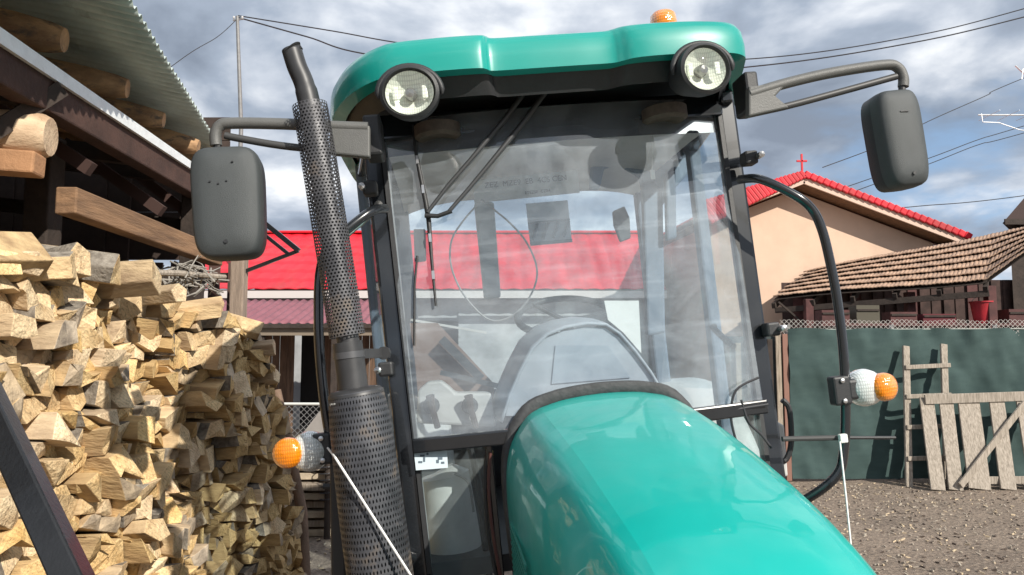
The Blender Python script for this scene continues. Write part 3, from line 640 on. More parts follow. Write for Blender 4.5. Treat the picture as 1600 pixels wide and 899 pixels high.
for k, (y, z) in enumerate(((2.6, 2.95), (3.5, 3.0), (4.4, 2.95), (5.1, 3.0))):
    MB().beam((-2.1 - .05 * k, y, z - .08), (-4.7, y, z + .2), .07, .1).build('tie_beam', DARKW, ws)
    MB().beam((-2.15 - .05 * k, y + .3, z - .35), (-2.9, y + .3, z + .1), .05, .07).build('knee_brace', mat('reddish_brace', (0.05, 0.025, 0.02), .85), ws)
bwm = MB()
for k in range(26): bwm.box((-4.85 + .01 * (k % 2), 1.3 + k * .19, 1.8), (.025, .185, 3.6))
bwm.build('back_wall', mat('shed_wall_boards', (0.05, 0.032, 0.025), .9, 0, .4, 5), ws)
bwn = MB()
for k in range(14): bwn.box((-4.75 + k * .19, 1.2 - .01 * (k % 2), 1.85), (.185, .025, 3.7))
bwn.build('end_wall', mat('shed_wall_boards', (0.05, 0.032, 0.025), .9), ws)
SL = mat('slat_brown', (0.10, 0.055, 0.045), .85, 0, .3, 8)
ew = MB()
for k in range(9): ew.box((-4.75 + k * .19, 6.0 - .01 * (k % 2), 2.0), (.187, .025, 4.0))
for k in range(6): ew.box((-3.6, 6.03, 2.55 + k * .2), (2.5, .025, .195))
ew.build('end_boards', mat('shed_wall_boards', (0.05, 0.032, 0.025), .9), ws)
for k in range(17):
    x = -4.75 + k * .155
    zz = 2.42 - .0 * k
    MB().beam((x, 5.95, 0), (x + .02, 5.95, zz), .085, .025, up=(0, 1, 0)).build('end_slat', SL, ws)
for z in (.5, 1.6, 2.3): MB().beam((-4.8, 5.98, z), (-2.2, 5.98, z), .03, .08).build('slat_rail', DARKW, ws)
wp = W(376, 400, 5.35); wb = W(372, 495, 5.35)
MB().beam((wb.x, 5.35, 0), (wp.x - .005, 5.35, 2.62), .1, .1, up=(0, 1, 0)).build('corner_post', mat('corner_post_wood', (0.3, 0.23, 0.18), .85, 0, .4, 8, bump=.6, stretch=(5, 5, .5)), ws, bevel=.01)
br = thing('wall_bracket', 'thin black bent metal bracket jutting past the rear of the mirror', 'bracket')
MB().beam(W(376, 318, 5.35), W(467, 392, 5.35), .035, .035).build('bar', GLOSSB, br)
MB().beam(W(376, 337, 5.35), W(452, 398, 5.35), .02, .025).build('bar', GLOSSB, br)
MB().beam(W(467, 392, 5.35), W(376, 427, 5.35), .02, .025).build('stay', GLOSSB, br)
# ================================================================== WOODPILE
rr = random.Random(11)
def zt_(y):
    K = [(1.9, 2.0), (2.6, 2.06), (3.02, 2.08), (3.4, 2.12), (3.63, 2.04), (4.18, 1.93), (4.6, 1.83), (4.95, 1.72), (5.2, 1.35), (5.4, .8), (5.6, 0.2)]
    for (a, za), (b, zb) in zip(K, K[1:]):
        if y <= b: return lerp(za, zb, (y - a) / (b - a))
    return 0
FD = Vector((.11, 1, 0)).normalized(); FN = Vector((1, -.11, 0)).normalized()
def fpt(s_, z): return Vector((-1.83, 2.5, 0)) + FD * (s_ - 2.5) + Vector((0, 0, z)) + FN * (.10 * math.sin(s_ * 2.1 + z * 1.7) - .05 * z + .06 * math.sin(s_ * 5 + z * 3))
CW, CH = .106, .086
rows = int(2.3 / CH) + 1; cols = int(3.9 / CW) + 1
PT = {}
for k in range(rows + 1):
    for j in range(-2, cols * 2 + 4):
        PT[k, j] = (1.85 + j * CW / 2 + rr.uniform(-.034, .034), k * CH + rr.uniform(-.031, .031) + .02 * math.sin(j * .4 + k))
cells = []
for k in range(rows):
    for i in range(cols):
        j = 2 * i + (k % 2)
        poly = [PT[k, j], PT[k, j + 1], PT[k, j + 2], PT[k + 1, j + 2], PT[k + 1, j + 1], PT[k + 1, j]]
        if rr.random() < .55: poly.pop(rr.choice((1, 4)))
        x = rr.random()
        if x < .22 and len(poly) >= 5: cells += [(poly[:3] + poly[-1:], k), (poly[2:], k)]
        else: cells.append((poly, k))
def log_mesh(mb, poly, proud, depth, yawr, rollr, shrink=.975, bark=False, face=0, slant=.016):
    cx_ = sum(p[0] for p in poly) / len(poly); cz_ = sum(p[1] for p in poly) / len(poly)
    c = fpt(cx_, cz_)
    ax = (FN + FD * yawr + Vector((0, 0, rollr))).normalized()
    _t = rr.uniform(-.3, .3) if rr.random() < .4 else rr.uniform(-.1, .1); ca, sa = math.cos(_t), math.sin(_t)
    fr, bk_ = [], []
    tl = rr.uniform(-1, 1) * 2, rr.uniform(-1, 1) * 2
    for (s_, z) in poly:
        ds, dz = (s_ - cx_) * shrink, (z - cz_) * shrink
        ds, dz = ds * ca - dz * sa, ds * sa + dz * ca
        v = c + FD * ds + Vector((0, 0, dz))
        fr.append(v + ax * (proud + (ds * tl[0] + dz * tl[1]) * .22 + rr.uniform(-slant, slant)))
        bk_.append(c + (FD * ds + Vector((0, 0, dz))) * .9 - ax * (depth - proud))
    n = len(poly); cen = sum(fr, Vector()) / n + ax * rr.uniform(-.006, .02)
    # split the end into facets round an off-centre ridge, chip one side step
    vs = fr + bk_ + [cen + (fr[0] - cen) * rr.uniform(-.3, .3)]
    fs = [(i, (i + 1) % n, 2 * n) for i in range(n)]
    o = len(mb.v); mb.v += vs
    for f in fs: mb.f.append([q + o for q in f]); mb.m.append(face)
    bs = rr.randrange(n) if bark else -1
    for i in range(n):
        mb.f.append([o + n + i, o + n + (i + 1) % n, o + (i + 1) % n, o + i]); mb.m.append(2 if i in (bs, (bs + 1) % n) and bark else 1)
    mb.f.append([o + n + i for i in range(n)]); mb.m.append(1)
LM = [LOG, LOGS, BARK, LOGG]
lower = MB(); nlog = 0
vis = []
for poly, k in cells:
    cy = sum(p[0] for p in poly) / len(poly); cz = sum(p[1] for p in poly) / len(poly)
    if cz > zt_(cy) - .02 + rr.uniform(-.03, .05): continue
    wy = fpt(cy, cz)
    px = 800 + wy.x / wy.y * FPX; py = 550 - (wy.z - 1.7) / wy.y * FPX
    seen = px > -45 and py < 940
    vis.append((seen, poly, cy, cz))
def _area(poly):
    a = 0
    for (x0, y0), (x1, y1) in zip(poly, poly[1:] + poly[:1]): a += x0 * y1 - x1 * y0
    return abs(a) / 2
_sz = sorted([_area(v[1]) / v[2] ** 2 for v in vis if v[0]], reverse=True)
_cut = _sz[285] if len(_sz) > 285 else 0
vis = [(v[0] and _area(v[1]) / v[2] ** 2 > _cut, v[1], v[2], v[3]) for v in vis]
print('LOGS', sum(1 for v in vis if v[0]), len(vis))
LBL = 'split firewood log with pale end stacked in the tall pile under the shed roof'
LBG = 'grey-brown split log stacked low towards the far end of the woodpile'
for seen, poly, cy, cz in vis:
    pr_ = rr.choice((-.04, -.015, 0, .01, .02, .03, .05, .09)) + rr.uniform(-.015, .015)
    bark = rr.random() < .35
    grey = rr.random() < (.07 + .2 * max(0, min(1, (cy - 3.4) / 1.5)) * (cz < 1.6))  # grey-brown ends get commoner low down towards the far end
    if seen:
        mb = MB(); log_mesh(mb, poly, pr_, .42, rr.uniform(-.15, .15), rr.uniform(-.12, .12), bark=bark, face=3 if grey else 0)
        o = mb.build('firewood_log', LM, bevel=.0035); nlog += 1
        if grey: tag(o, LBG, 'firewood', 'grey-brown logs in the woodpile')
        else: tag(o, LBL, 'firewood', 'pale split logs in the woodpile')
    else: log_mesh(lower, poly, pr_, .42, rr.uniform(-.15, .15), rr.uniform(-.12, .12), bark=bark, face=3 if grey else 0)
# second row of the pile, further in
for k in range(0, 16):
    for i in range(22):
        s0 = 1.95 + i * .16; z0 = k * .13
        if z0 > zt_(s0 + .08) - .25: continue
        q = [(s0 + rr.uniform(-.03, .03), z0), (s0 + .155, z0 + rr.uniform(-.02, .02)), (s0 + .15, z0 + .12), (s0 + .02, z0 + .125)]
        log_mesh(lower, q, -.43, .42, 0, 0)
o = lower.build('firewood_mass', LM); o['kind'] = 'stuff'; tag(o, 'smallest, lower and inner pieces of split firewood filling the tall woodpile', 'firewood')
# loose pieces thrown on top of the pile
top = [((20, 405, 2.72), .11, .16, (.35, .8, .1), 0, 'big blocky fresh split log tilted on top of the near end of the pile'),
       ((70, 418, 2.85), .075, .2, (.8, .5, .1), 1, 'weathered log with bark lying behind the big block on the pile'),
       ((105, 412, 3.0), .075, .14, (.9, -.3, .12), 1, 'pale barky log lying crosswise on top of the pile near its crest'),
       ((150, 420, 3.2), .08, .17, (.9, .3, -.1), 1, 'rounded bark-topped log on the crest of the woodpile'),
       ((215, 432, 3.45), .09, .16, (.95, .25, .1), 0, 'wide flat-topped split log just under the shed beam'),
       ((265, 458, 3.75), .055, .15, (.9, -.4, .05), 0, 'narrow split log resting on the sloping top behind the barky crest'),
       ((325, 483, 4.15), .06, .15, (.9, .2, .15), 0, 'tilted split wedge midway down the top slope of the pile'),
       ((382, 512, 4.6), .06, .2, (.55, .8, -.2), 1, 'long split log slipping down the top of the pile near its far end'),
       ((412, 545, 4.75), .06, .16, (.9, .1, .1), 0, 'split wedge sticking out at the upper far corner of the pile'),
       ((415, 590, 4.9), .055, .16, (.95, -.2, .2), 0, 'pointed split log poking out of the far corner below the wedge')]
for (px, py, Y), r_, L_, dr, bk2, lb in top:
    c = W(px, py, Y); ax = Vector(dr).normalized(); a, b = MB().frame(ax)
    n = 5; poly = []
    ph_ = rr.uniform(0, 6.28)
    for i in range(n):
        t_ = ph_ + 2 * math.pi * i / n + rr.uniform(-.25, .25); poly.append(c + (a * math.cos(t_) + b * math.sin(t_)) * r_ * rr.uniform(.8, 1.15) + ax * L_ * .5 + ax * rr.uniform(-.015, .015))
    mb = MB(); mb.add(poly + [p - ax * L_ * 2.0 + (c - p) * .0 for p in poly], [])
    o_ = 0; cen = sum(poly, Vector()) / n; mb.v.append(cen)
    for i in range(n):
        mb.f.append([i, (i + 1) % n, 2 * n]); mb.m.append(0)
        mb.f.append([n + i, n + (i + 1) % n, (i + 1) % n, i]); mb.m.append(2 if bk2 and i < 2 else 1)
    mb.f.append([n + i for i in range(n)]); mb.m.append(1)
    o = mb.build('firewood_log', LM, bevel=.005); tag(o, lb, 'firewood')
p0, p1 = W(195, 425, 3.9), W(352, 433, 4.6)
o = MB().tube([p0, p0.lerp(p1, .5) + Vector((0, 0, .008)), p1], [.016, .018, .014], 8).build('thin_pole', LW, smooth=40); tag(o, 'thin pale pole lying along the top of the woodpile under the beam', 'pole')
tw = MB()
for k in range(70):
    c = W(rr.uniform(235, 335), rr.uniform(415, 455), rr.uniform(4.3, 4.9)); d = Vector((rr.uniform(-1, 1), rr.uniform(-1, 1), rr.uniform(-.5, .6))) * .14
    tw.tube([c - d, c + Vector((0, 0, rr.uniform(-.02, .03))), c + d], [.006, .005, .003], 5)
o = tw.build('brushwood', TWIG); o['kind'] = 'stuff'; tag(o, 'tangle of thin grey twigs on the back of the woodpile', 'twigs')
# black steel bar leaning against the pile, nearest to the camera
q0, q1 = W(-75, 500, 2.05), W(112, 899, 1.62)
dirb = (q1 - q0).normalized(); q2 = q0 + dirb * ((q0.z - .0) / -dirb.z)
o = MB().beam(q0, q2, .062, .062, up=(0.2, -1, 0.1)).build('steel_bar', mat('steel_bar_black', (.02, .021, .023), .35, .3, .3, 6, bump=.2, bscale=80, coat=.2), bevel=.006); tag(o, 'black square steel bar leaning in front of the near woodpile end', 'steel bar')
# ================================================================== TRACTOR
T = thing('tractor', 'teal cab tractor with glossy hood and tall perforated exhaust parked beside the woodpile', 'tractor', M=TM)
def wsy(u, z): return lerp(-0.0, 0.15, (z - 1.46) / 1.18) - 0.055 * (1 - min(1, abs(u) / .66) ** 2)
def TW(px, py, off=0.0):
    yl = 0.0
    for _ in range(5):
        p = TL(px, py, yl); yl = wsy(p.x, p.z) + off
    return TL(px, py, yl)
def mir(p): return Vector((-p[0], p[1], p[2]))
# --- hood
ST = [(-.085, 1.562, .368), (-.16, 1.557, .37), (-.3, 1.54, .368), (-.5, 1.515, .36), (-.75, 1.475, .345), (-1.0, 1.425, .33), (-1.2, 1.375, .312), (-1.35, 1.315, .296), (-1.47, 1.24, .275), (-1.55, 1.12, .25), (-1.58, .95, .235), (-1.58, .75, .23)]
def hst(t_):
    y = lerp(ST[0][0], ST[-1][0], t_)
    k = t_ * (len(ST) - 1); i = min(int(k), len(ST) - 2); f = k - i
    def cr(c):
        p0, p1, p2, p3 = [ST[max(0, min(len(ST) - 1, i + d))][c] for d in (-1, 0, 1, 2)]
        return 0.5 * (2 * p1 + (p2 - p0) * f + (2 * p0 - 5 * p1 + 4 * p2 - p3) * f * f + (3 * p1 - p0 - 3 * p2 + p3) * f ** 3)
    return cr(0), cr(1), cr(2)
TOPP = [(0, 0), (.2, .0025), (.4, .010), (.6, .026)]
SIDP = [(.6, .026), (.72, .047), (.83, .090), (.915, .140), (.97, .205), (.995, .285), (1.0, .38), (.99, .55)]
hd = MB()
def prof(pp, sg, t_, k):
    y, z, hw = hst(t_); n = len(pp) - 1; kk = k * n; i = min(int(kk), n - 1); f = kk - i
    def cr(c):
        p0, p1, p2, p3 = [pp[max(0, min(n, i + d))][c] for d in (-1, 0, 1, 2)]
        return 0.5 * (2 * p1 + (p2 - p0) * f + (2 * p0 - 5 * p1 + 4 * p2 - p3) * f * f + (3 * p1 - p0 - 3 * p2 + p3) * f ** 3)
    return Vector((sg * hw * .955 * cr(0) + .022, y, max(z - cr(1), .62)))
def topf(u, v):
    s_ = u * 2 - 1; return prof(TOPP, 1 if s_ > 0 else -1, v, abs(s_))
hd.grid(topf, 24, 66)
hd.grid(lambda u, v: prof(SIDP, -1, v, u), 28, 66)
hd.grid(lambda u, v: prof(SIDP, 1, v, 1 - u), 28, 66)
hood = hd.build('hood', TEAL, T, smooth=9, solid=0.005, weld=True)
sm = MB()
for sg in (-1, 1):
    pts = [prof(SIDP, sg, v / 40, .0) + Vector((sg * .001, 0, .0005)) for v in range(0, 34)]
rim = [prof(SIDP, -1, 0, k / 12) for k in range(12, -1, -1)] + [prof(TOPP, -1, 0, 1 - k / 6) for k in range(1, 7)] + [prof(TOPP, 1, 0, k / 6) for k in range(1, 7)] + [prof(SIDP, 1, 0, k / 12) for k in range(1, 13)]
se = MB(); n = len(rim)
for p in rim: se.v += [Vector((p.x * 1.0, -.088, p.z + .002)), Vector((p.x * 1.03, -.075, p.z + .034)), Vector((p.x * 1.04, -.058, p.z + .038)), Vector((p.x * .9, -.052, p.z - .03))]
for i in range(n - 1):
    for k in range(3): a = i * 4 + k; se.f.append([a, a + 4, a + 5, a + 1]); se.m.append(0)
se.build('rear_seal', mat('seal_grey', (0.05, 0.052, 0.055), 0.7, 0, .3, 30, bump=.5), hood, smooth=50, solid=.004)
vg = MB()
for k in range(12):
    vg.beam((-.333, -.62 + k * .006, 1.18 - k * .022), (-.336, -.22 + k * .01, 1.2 - k * .022), .006, .007)
vg.build('side_vent', mat('vent_teal', (0.02, 0.2, 0.16), .5), hood)
MB().box(TW(1012, 617) - Vector((0, .16, .035)), (.03, .02, .006)).build('bonnet_catch', BLACK, hood)
# --- roof
OUT = [(-.80, 1.42), (-.855, 1.2), (-.865, .8), (-.86, .45), (-.835, .2), (-.78, .02), (-.70, -.11), (-.60, -.185), (-.48, -.205), (-.36, -.212), (-.285, -.210), (-.262, -.195), (-.235, -.178), (-.1, -.178), (.05, -.178), (.165, -.178), (.20, -.190), (.24, -.212), (.32, -.222), (.46, -.22), (.58, -.20), (.645, -.165), (.675, -.09), (.71, .02), (.77, .18), (.83, .45), (.85, .8), (.84, 1.2), (.80, 1.42), (.4, 1.46), (0, 1.47), (-.4, 1.46)]
OL = smoothpath([(x, y, 0) for x, y in OUT] + [(OUT[0][0], OUT[0][1], 0)], 6)[:-1]
rfm = MB(); LV = [(2.680, 1.0, .05), (2.684, 1.004, .0), (2.73, 1.006, 0), (2.778, 1.0, 0), (2.802, .985, 0), (2.815, .955, 0), (2.825, .8, 0), (2.83, .4, 0)]
nO = len(OL)
for z, s_, ins in LV:
    for p in OL:
        k = (p.y + .2) / 1.6; f = 1 - ins
        rfm.v.append(Vector((p.x * s_ * f, .62 + (p.y - .62) * s_ * f, z + (.0 if z > 2.7 else 0) - .02 * max(0, abs(p.x) - .6) / .25)))
for j in range(len(LV) - 1):
    for i in range(nO): a = j * nO + i; b_ = j * nO + (i + 1) % nO; rfm.f.append([a, b_, b_ + nO, a + nO]); rfm.m.append(0)
rfm.f.append([(len(LV) - 1) * nO + i for i in range(nO)]); rfm.m.append(0)
roof = rfm.build('cab_roof', TEAL2, T, smooth=45)
for px, py in ((775, 59), (940, 46), (610, 84), (1100, 38)):
    p = TL(px, py, .12); MB().lathe((p.x, .1, 2.80), (0, 0, 1), [(.012, 0), (.012, .022), (.006, .026)], 8).build('roof_bolt', BLACK, roof)
un = MB(); 
for z, s_ in ((2.69, .95), (2.62, .90)):
    for p in OL: un.v.append(Vector((p.x * s_, .62 + (p.y - .62) * s_, z)))
for i in range(nO): un.f.append([i, (i + 1) % nO, nO + (i + 1) % nO, nO + i][::-1]); un.m.append(0)
un.f.append(list(range(nO))); un.m.append(0)
un.build('roof_underpanel', BLACK, T, smooth=40)
# headliner with recess between the side rails
hl = MB().grid(lambda u, v: (lerp(-.64, .64, u), lerp(.16, 1.34, v), 2.612 - .06 * (abs(u * 2 - 1) ** 4) - .05 * (abs(v * 2 - 1) ** 6)), 24, 24).build('headliner', LINER, T, smooth=60)
for px, py in ((685, 222), (1040, 195)):
    p = TZ(px, py, 2.53)
    MB().lathe((p.x, p.y, 2.57), (0, 0, -1), [(.085, -.02), (.085, .02), (.07, .03), (.03, .018), (0, .02)], 24).build('ceiling_speaker', BROWNI, hl, smooth=40)
# front header and windscreen
MB().prism([(-.66, .10, 2.56), (.66, .10, 2.56), (.69, .2, 2.66), (.69, -.12, 2.66), (-.69, -.12, 2.66), (-.69, .2, 2.66)][:2] + [(.68, .14, 2.665), (-.68, .14, 2.665)], (0, .05, 0)).build('header_rail', GLOSSB, T, bevel=.01)
wsf = lambda z0, z1, u0, u1, off=0: (lambda u, v: (lambda U, z: (U, wsy(U, z) + off, z))(lerp(u0 - .03 * v, u1 + .03 * v, u), lerp(z0, z1, v)))
wsc = MB().grid(wsf(1.47, 2.64, -.625, .625), 30, 24).build('windscreen', GLASS, T, smooth=80)
MB().grid(wsf(2.50, 2.64, -.65, .65, .006), 30, 4).build('dark_top_band', mat('band_black', (0.012, 0.013, 0.016), .3), wsc)  # black strip across the top of the windscreen
# --- pillars
def pillar(a, b, wd, h, nm='pillar', m_=GLOSSB, par=T): return MB().beam(a, b, wd, h, up=(0, 1, 0)).build(nm, m_, par, bevel=.012)
for sg in (-1, 1):
    f = (lambda p: p) if sg > 0 else mir
    pl = pillar(f((.645, .02, .95)), f((.69, .16, 2.67)), .07, .055, 'front_pillar')
    MB().beam(f((.612, -.005, 1.02)), f((.652, .135, 2.62)), .016, .03, up=(0, 1, 0)).build('glass_seal', BLACK, pl)
    MB().beam(f((.605, .014, 1.02)), f((.640, .15, 2.60)), .004, .012, up=(0, 1, 0)).build('seal_edge', mat('seal_edge_grey', (.25, .26, .27), .4), pl)
    pillar(f((.77, .80, .95)), f((.80, .86, 2.67)), .06, .07, 'middle_pillar', BLUEG)
    pillar(f((.66, 1.36, 1.3)), f((.66, 1.34, 2.66)), .08, .07, 'rear_pillar', BLUEG)
    MB().beam(f((.68, .1, 2.63)), f((.80, .86, 2.63)), .05, .05).build('side_top_rail', GLOSSB, T, bevel=.01)
    MB().beam(f((.80, .86, 2.63)), f((.68, 1.36, 2.63)), .05, .05).build('side_top_rail', GLOSSB, T, bevel=.01)
    MB().beam(f((.66, .04, .95)), f((.78, .80, .95)), .05, .06).build('side_sill', GLOSSB, T, bevel=.01)
    dr = MB().prism([f((.672, .07, 1.0)), f((.775, .77, 1.0)), f((.80, .83, 2.62)), f((.70, .18, 2.62))], f((.004, 0, 0))).build('door_glass', GLASS2, T)
    MB().prism([f((.665, .05, .96)), f((.69, .05, .96)), f((.715, .17, 2.64)), f((.69, .17, 2.64))], (0, .03, 0)).build('door_frame', BLACK, dr)
    MB().tube([f((.735, .68, 1.75)), f((.715, .66, 1.75)), f((.70, .5, 1.7)), f((.71, .42, 1.66))], .014, 8).build('door_handle', BLACK, dr)
    MB().prism([f((.79, .9, 1.45)), f((.68, 1.32, 1.45)), f((.68, 1.32, 2.6)), f((.80, .9, 2.6))], f((.004, 0, 0))).build('quarter_glass', GLASS2, T)
    # door hinges / clamp on pillar
    for z in (2.36, 1.72):
        MB().box(f((.70, .02, z)), (.05, .06, .05)).build('hinge', BLACK, pl, bevel=.008)
        MB().lathe(f((.725, -.01, z)), (0, -1, 0), [(.012, 0), (.012, .03), (0, .035)], 8).build('hinge_bolt', STEEL, pl)
# --- lower front frame and panes
MB().grid(lambda u, v: (lerp(-.63, .63, u), -.05 * (1 - (u * 2 - 1) ** 2) + .0 - .012, lerp(1.425, 1.475, v)), 20, 2).build('lower_crossbar', GLOSSB, T, solid=.04, bevel=.006)
for sg in (-1, 1):
    MB().beam((sg * .372, .0, .95), (sg * .372, 0, 1.43), .022, .03, up=(0, 1, 0)).build('lower_upright', GLOSSB, T, bevel=.004)
    MB().beam((sg * .37, .0, .96), (sg * .63, 0, .96), .03, .04).build('lower_sill', GLOSSB, T)
    MB().prism([(sg * .385, 0, .98), (sg * .61, .0, .98), (sg * .61, 0, 1.42), (sg * .385, 0, 1.42)], (0, .004, 0)).build('lower_pane', GLASS2, T)
# --- rear window
MB().beam((-.66, 1.36, 2.60), (.66, 1.36, 2.60), .06, .07).build('rear_top_rail', INT, T, bevel=.01)
MB().beam((-.66, 1.36, 1.50), (.66, 1.36, 1.50), .06, .07).build('rear_bottom_rail', INTD, T, bevel=.01)
rw = MB().prism([(-.62, 1.36, 1.53), (.62, 1.36, 1.53), (.62, 1.36, 2.57), (-.62, 1.36, 2.57)], (0, .004, 0)).build('rear_window', GLASS2, T)
# sheet with printed figures along the top of the rear window and little slatted panel below
a0, a1 = TL(738, 282, .8), TL(902, 266, .8); d0 = TL(738, 318, .8)
ex = (a1 - a0); ez = Vector((0, 0, d0.z - a0.z))
st = MB().prism([a0, a1, a1 + ez, a0 + ez], (0, .004, 0)).build('printed_sheet', mat('sheet_pale', (.62, .66, .68), .7, 0, .1, 6), T)
def text(body, p, size, m_, parent, rot=(R(90), 0, 0), name='lettering', ext=.001):
    cu = bpy.data.curves.new(name, 'FONT'); cu.body = body; cu.size = size; cu.extrude = ext; cu.align_x = 'CENTER'; cu.align_y = 'CENTER'
    tmp = bpy.data.objects.new('tmp', cu); C.objects.link(tmp)
    bpy.context.view_layer.update()
    me = bpy.data.meshes.new_from_object(tmp.evaluated_get(bpy.context.evaluated_depsgraph_get()))
    bpy.data.objects.remove(tmp); o = bpy.data.objects.new(name, me); C.objects.link(o)
    me.materials.clear(); me.materials.append(m_); o.parent = parent; o.location = p; o.rotation_euler = rot; return o
tilt = math.atan2(ex.z, ex.x)
INK2 = mat('faded_ink', (0.05, 0.06, 0.07), .8)
mid = a0 + ex * .5
text('ZEZ  MZE9  EB  4CS CEN', mid + Vector((0, -.004, ez.z * .30)), .036, INK2, st, rot=(R(90), -tilt, 0))
text('ETEZSE  CZE4', mid + Vector((.05, -.004, ez.z * .78)), .02, INK2, st, rot=(R(90), -tilt, 0))
fr = MB(); c0, c1 = TL(822, 318, .82), TL(894, 376, .82)
fr.box(((c0.x + c1.x) / 2, (c0.y + .01), (c0.z + c1.z) / 2), (abs(c1.x - c0.x), .006, abs(c0.z - c1.z)))
vp = fr.build('slatted_panel', mat('panel_blue_grey', (.42, .5, .6), .6), T)
sl2 = MB()
for k in range(4):
    x = lerp(c0.x, c1.x, (k + .5) / 4); sl2.beam((x - .012, c0.y, c1.z + .02), (x + .02, c0.y, lerp(c1.z, c0.z, .48)), .01, .02, up=(0, 1, 0))
sl2.beam((c0.x, c0.y, lerp(c1.z, c0.z, .52)), (c1.x, c0.y, lerp(c1.z, c0.z, .52)), .008, .006); sl2.beam((c0.x, c0.y, c1.z), (c1.x, c0.y, c1.z), .008, .016)
sl2.build('slat', mat('slat_blue', (.12, .16, .22), .6), vp)
# --- interior
def ipoly(pts, y, th, name, m_, par=T, bevel=0): return MB().prism([TL(px, py, y) for px, py in pts], (0, th, 0)).build(name, m_, par, bevel=bevel)
cw = MB()
CP = [(775, 660), (790, 615), (806, 578), (826, 540), (850, 517), (880, 505), (915, 499), (946, 501), (968, 516), (992, 543), (1018, 578), (1040, 615), (1056, 655)]
fr_ = [TL(px, py, .10) for px, py in CP]; n = len(fr_)
def cowl(u, v):
    k = u * (n - 1); i = min(int(k), n - 2); p = fr_[i].lerp(fr_[i + 1], k - i); q = Vector((.02, .06, 1.50))
    s_ = math.cos((1 - v) * math.pi / 2 * .0 ) 
    inner = p.lerp(q, .05 * (1 - v) ** 1.5)
    return Vector((inner.x, lerp(.07, .42, v), inner.z + (.02 * v)))
cw.grid(cowl, 36, 10)
cwo = cw.build('dashboard_cowl', INT, T, smooth=60, solid=.01)
ipoly([(790, 650)] + [(px, py + 12) for px, py in CP[2:-2]] + [(1040, 650)], .085, .006, 'cowl_front', INT, cwo)
ipoly([(868, 540), (950, 540), (985, 590), (862, 600)], .078, .006, 'instrument_back', mat('cowl_panel', (.30, .34, .39), .5), cwo)
# steering wheel nearly edge-on behind the cowl
sw_c = TL(882, 494, .5); swt = MB()
ring = [sw_c + Vector((.2 * math.cos(a * math.pi / 16), .17 * math.sin(a * math.pi / 16), .085 * math.sin(a * math.pi / 16))) for a in range(33)]
sw = swt.tube(ring, .015, 8, cap=False).build('steering_wheel', INTD, T, smooth=60)
for a in (0, 11, 21): MB().beam(sw_c - Vector((0, 0, .02)), ring[a], .03, .012).build('spoke', INTD, sw)
MB().tube([sw_c - Vector((0, 0, .02)), sw_c + Vector((0, -.25, -.4))], .03, 10).build('steering_column', INTD, sw)
# looped hose hanging in the windscreen
lpz = [(748, 318), (724, 345), (706, 375), (704, 410), (716, 446), (738, 478), (765, 500), (792, 498), (818, 478), (836, 446), (838, 415), (822, 378), (798, 350), (772, 328), (752, 312)]
MB().tube(smoothpath([TL(px, py, .55) for px, py in lpz], 5), .0045, 6).build('looped_cable', mat('cable_grey', (.22, .22, .22), .5), T)
ipoly([(741, 315), (772, 315), (783, 465), (757, 468)], .75, .06, 'grey_post', mat('post_grey', (.20, .25, .27), .5), T, .012)
ipoly([(646, 358), (665, 358), (666, 408), (648, 410)], .6, .02, 'interior_mirror', INTD, T, .006)
ipoly([(1004, 285), (1024, 282), (1036, 300), (1040, 520), (1012, 525)], .95, .05, 'guard_post', BLUEG, T, .01)
ipoly([(1040, 270), (1056, 262), (1058, 372), (1042, 376)], .9, .04, 'guard_post', BLUEG, T, .01)
ipoly([(925, 240), (960, 195), (1050, 200), (1078, 235), (1076, 270), (1050, 300), (1030, 330), (1012, 330), (1000, 275), (970, 258), (945, 262), (938, 295), (922, 296)], 1.0, .05, 'figure_reflection', mat('reflection_blue', (.24, .3, .38), .6), T, .012)  # blue-grey shape added in the cab for a figure reflected in the glass
ipoly([(958, 330), (976, 322), (984, 340), (986, 372), (970, 378), (960, 352)], .9, .03, 'small_grab', INTD, T, .006)
p = TL(1020, 192, .4); q = TL(1019, 266, .4)
hs_ = MB().tube([p, q], .0025, 5).build('hanging_cord', WHITEM, T); MB().box(q + Vector((0, 0, -.02)), (.018, .004, .04)).build('cord_tag', WHITEM, hs_)
ipoly([(944, 470), (998, 470), (1002, 552), (974, 520), (950, 500)], .28, .003, 'paper_sheet', WHITEM, T)
# right-hand curtain / plastic cover, crumpled, and brown side panel
cpo = [(1060, 365), (1110, 345), (1142, 335), (1150, 430), (1165, 620), (1075, 650), (1035, 600), (1010, 560), (1030, 500), (1052, 440)]
pw = MB()
def crump(u, v):
    L_ = TL(1055 - 25 * v, 345 + 300 * v, .55); R_ = TL(1140 + 40 * v, 330 + 300 * v, .35); p = L_.lerp(R_, u)
    return p + Vector((0, .05 * noise2(u * 3, v * 4 + 4) + .012 * noise2(u * 7 + 3, v * 8), .01 * noise2(u * 3, v * 3)))
pw.grid(crump, 24, 48).build('plastic_cover', glass_mat('crumpled_film', (.92, .95, .97), .10, (.75, .8, .84), 1.5, 3.0), T, smooth=60)
sb = MB().box((.08, .95, 1.30), (.46, .44, .14)).build('seat', INTD, T, bevel=.04)
MB().box((.08, 1.2, 1.55), (.44, .12, .42), Quaternion((1, 0, 0), R(-8))).build('seat_back', INTD, sb, bevel=.04)
MB().box((.08, .95, 1.12), (.3, .3, .3)).build('seat_base', INTD, sb, bevel=.02)
MB().box((0, .72, 1.0), (1.3, 1.3, .06)).build('cab_floor', INTD, T)
MB().box((0, 1.38, 1.24), (1.3, .04, .5)).build('rear_panel', INTD, T)
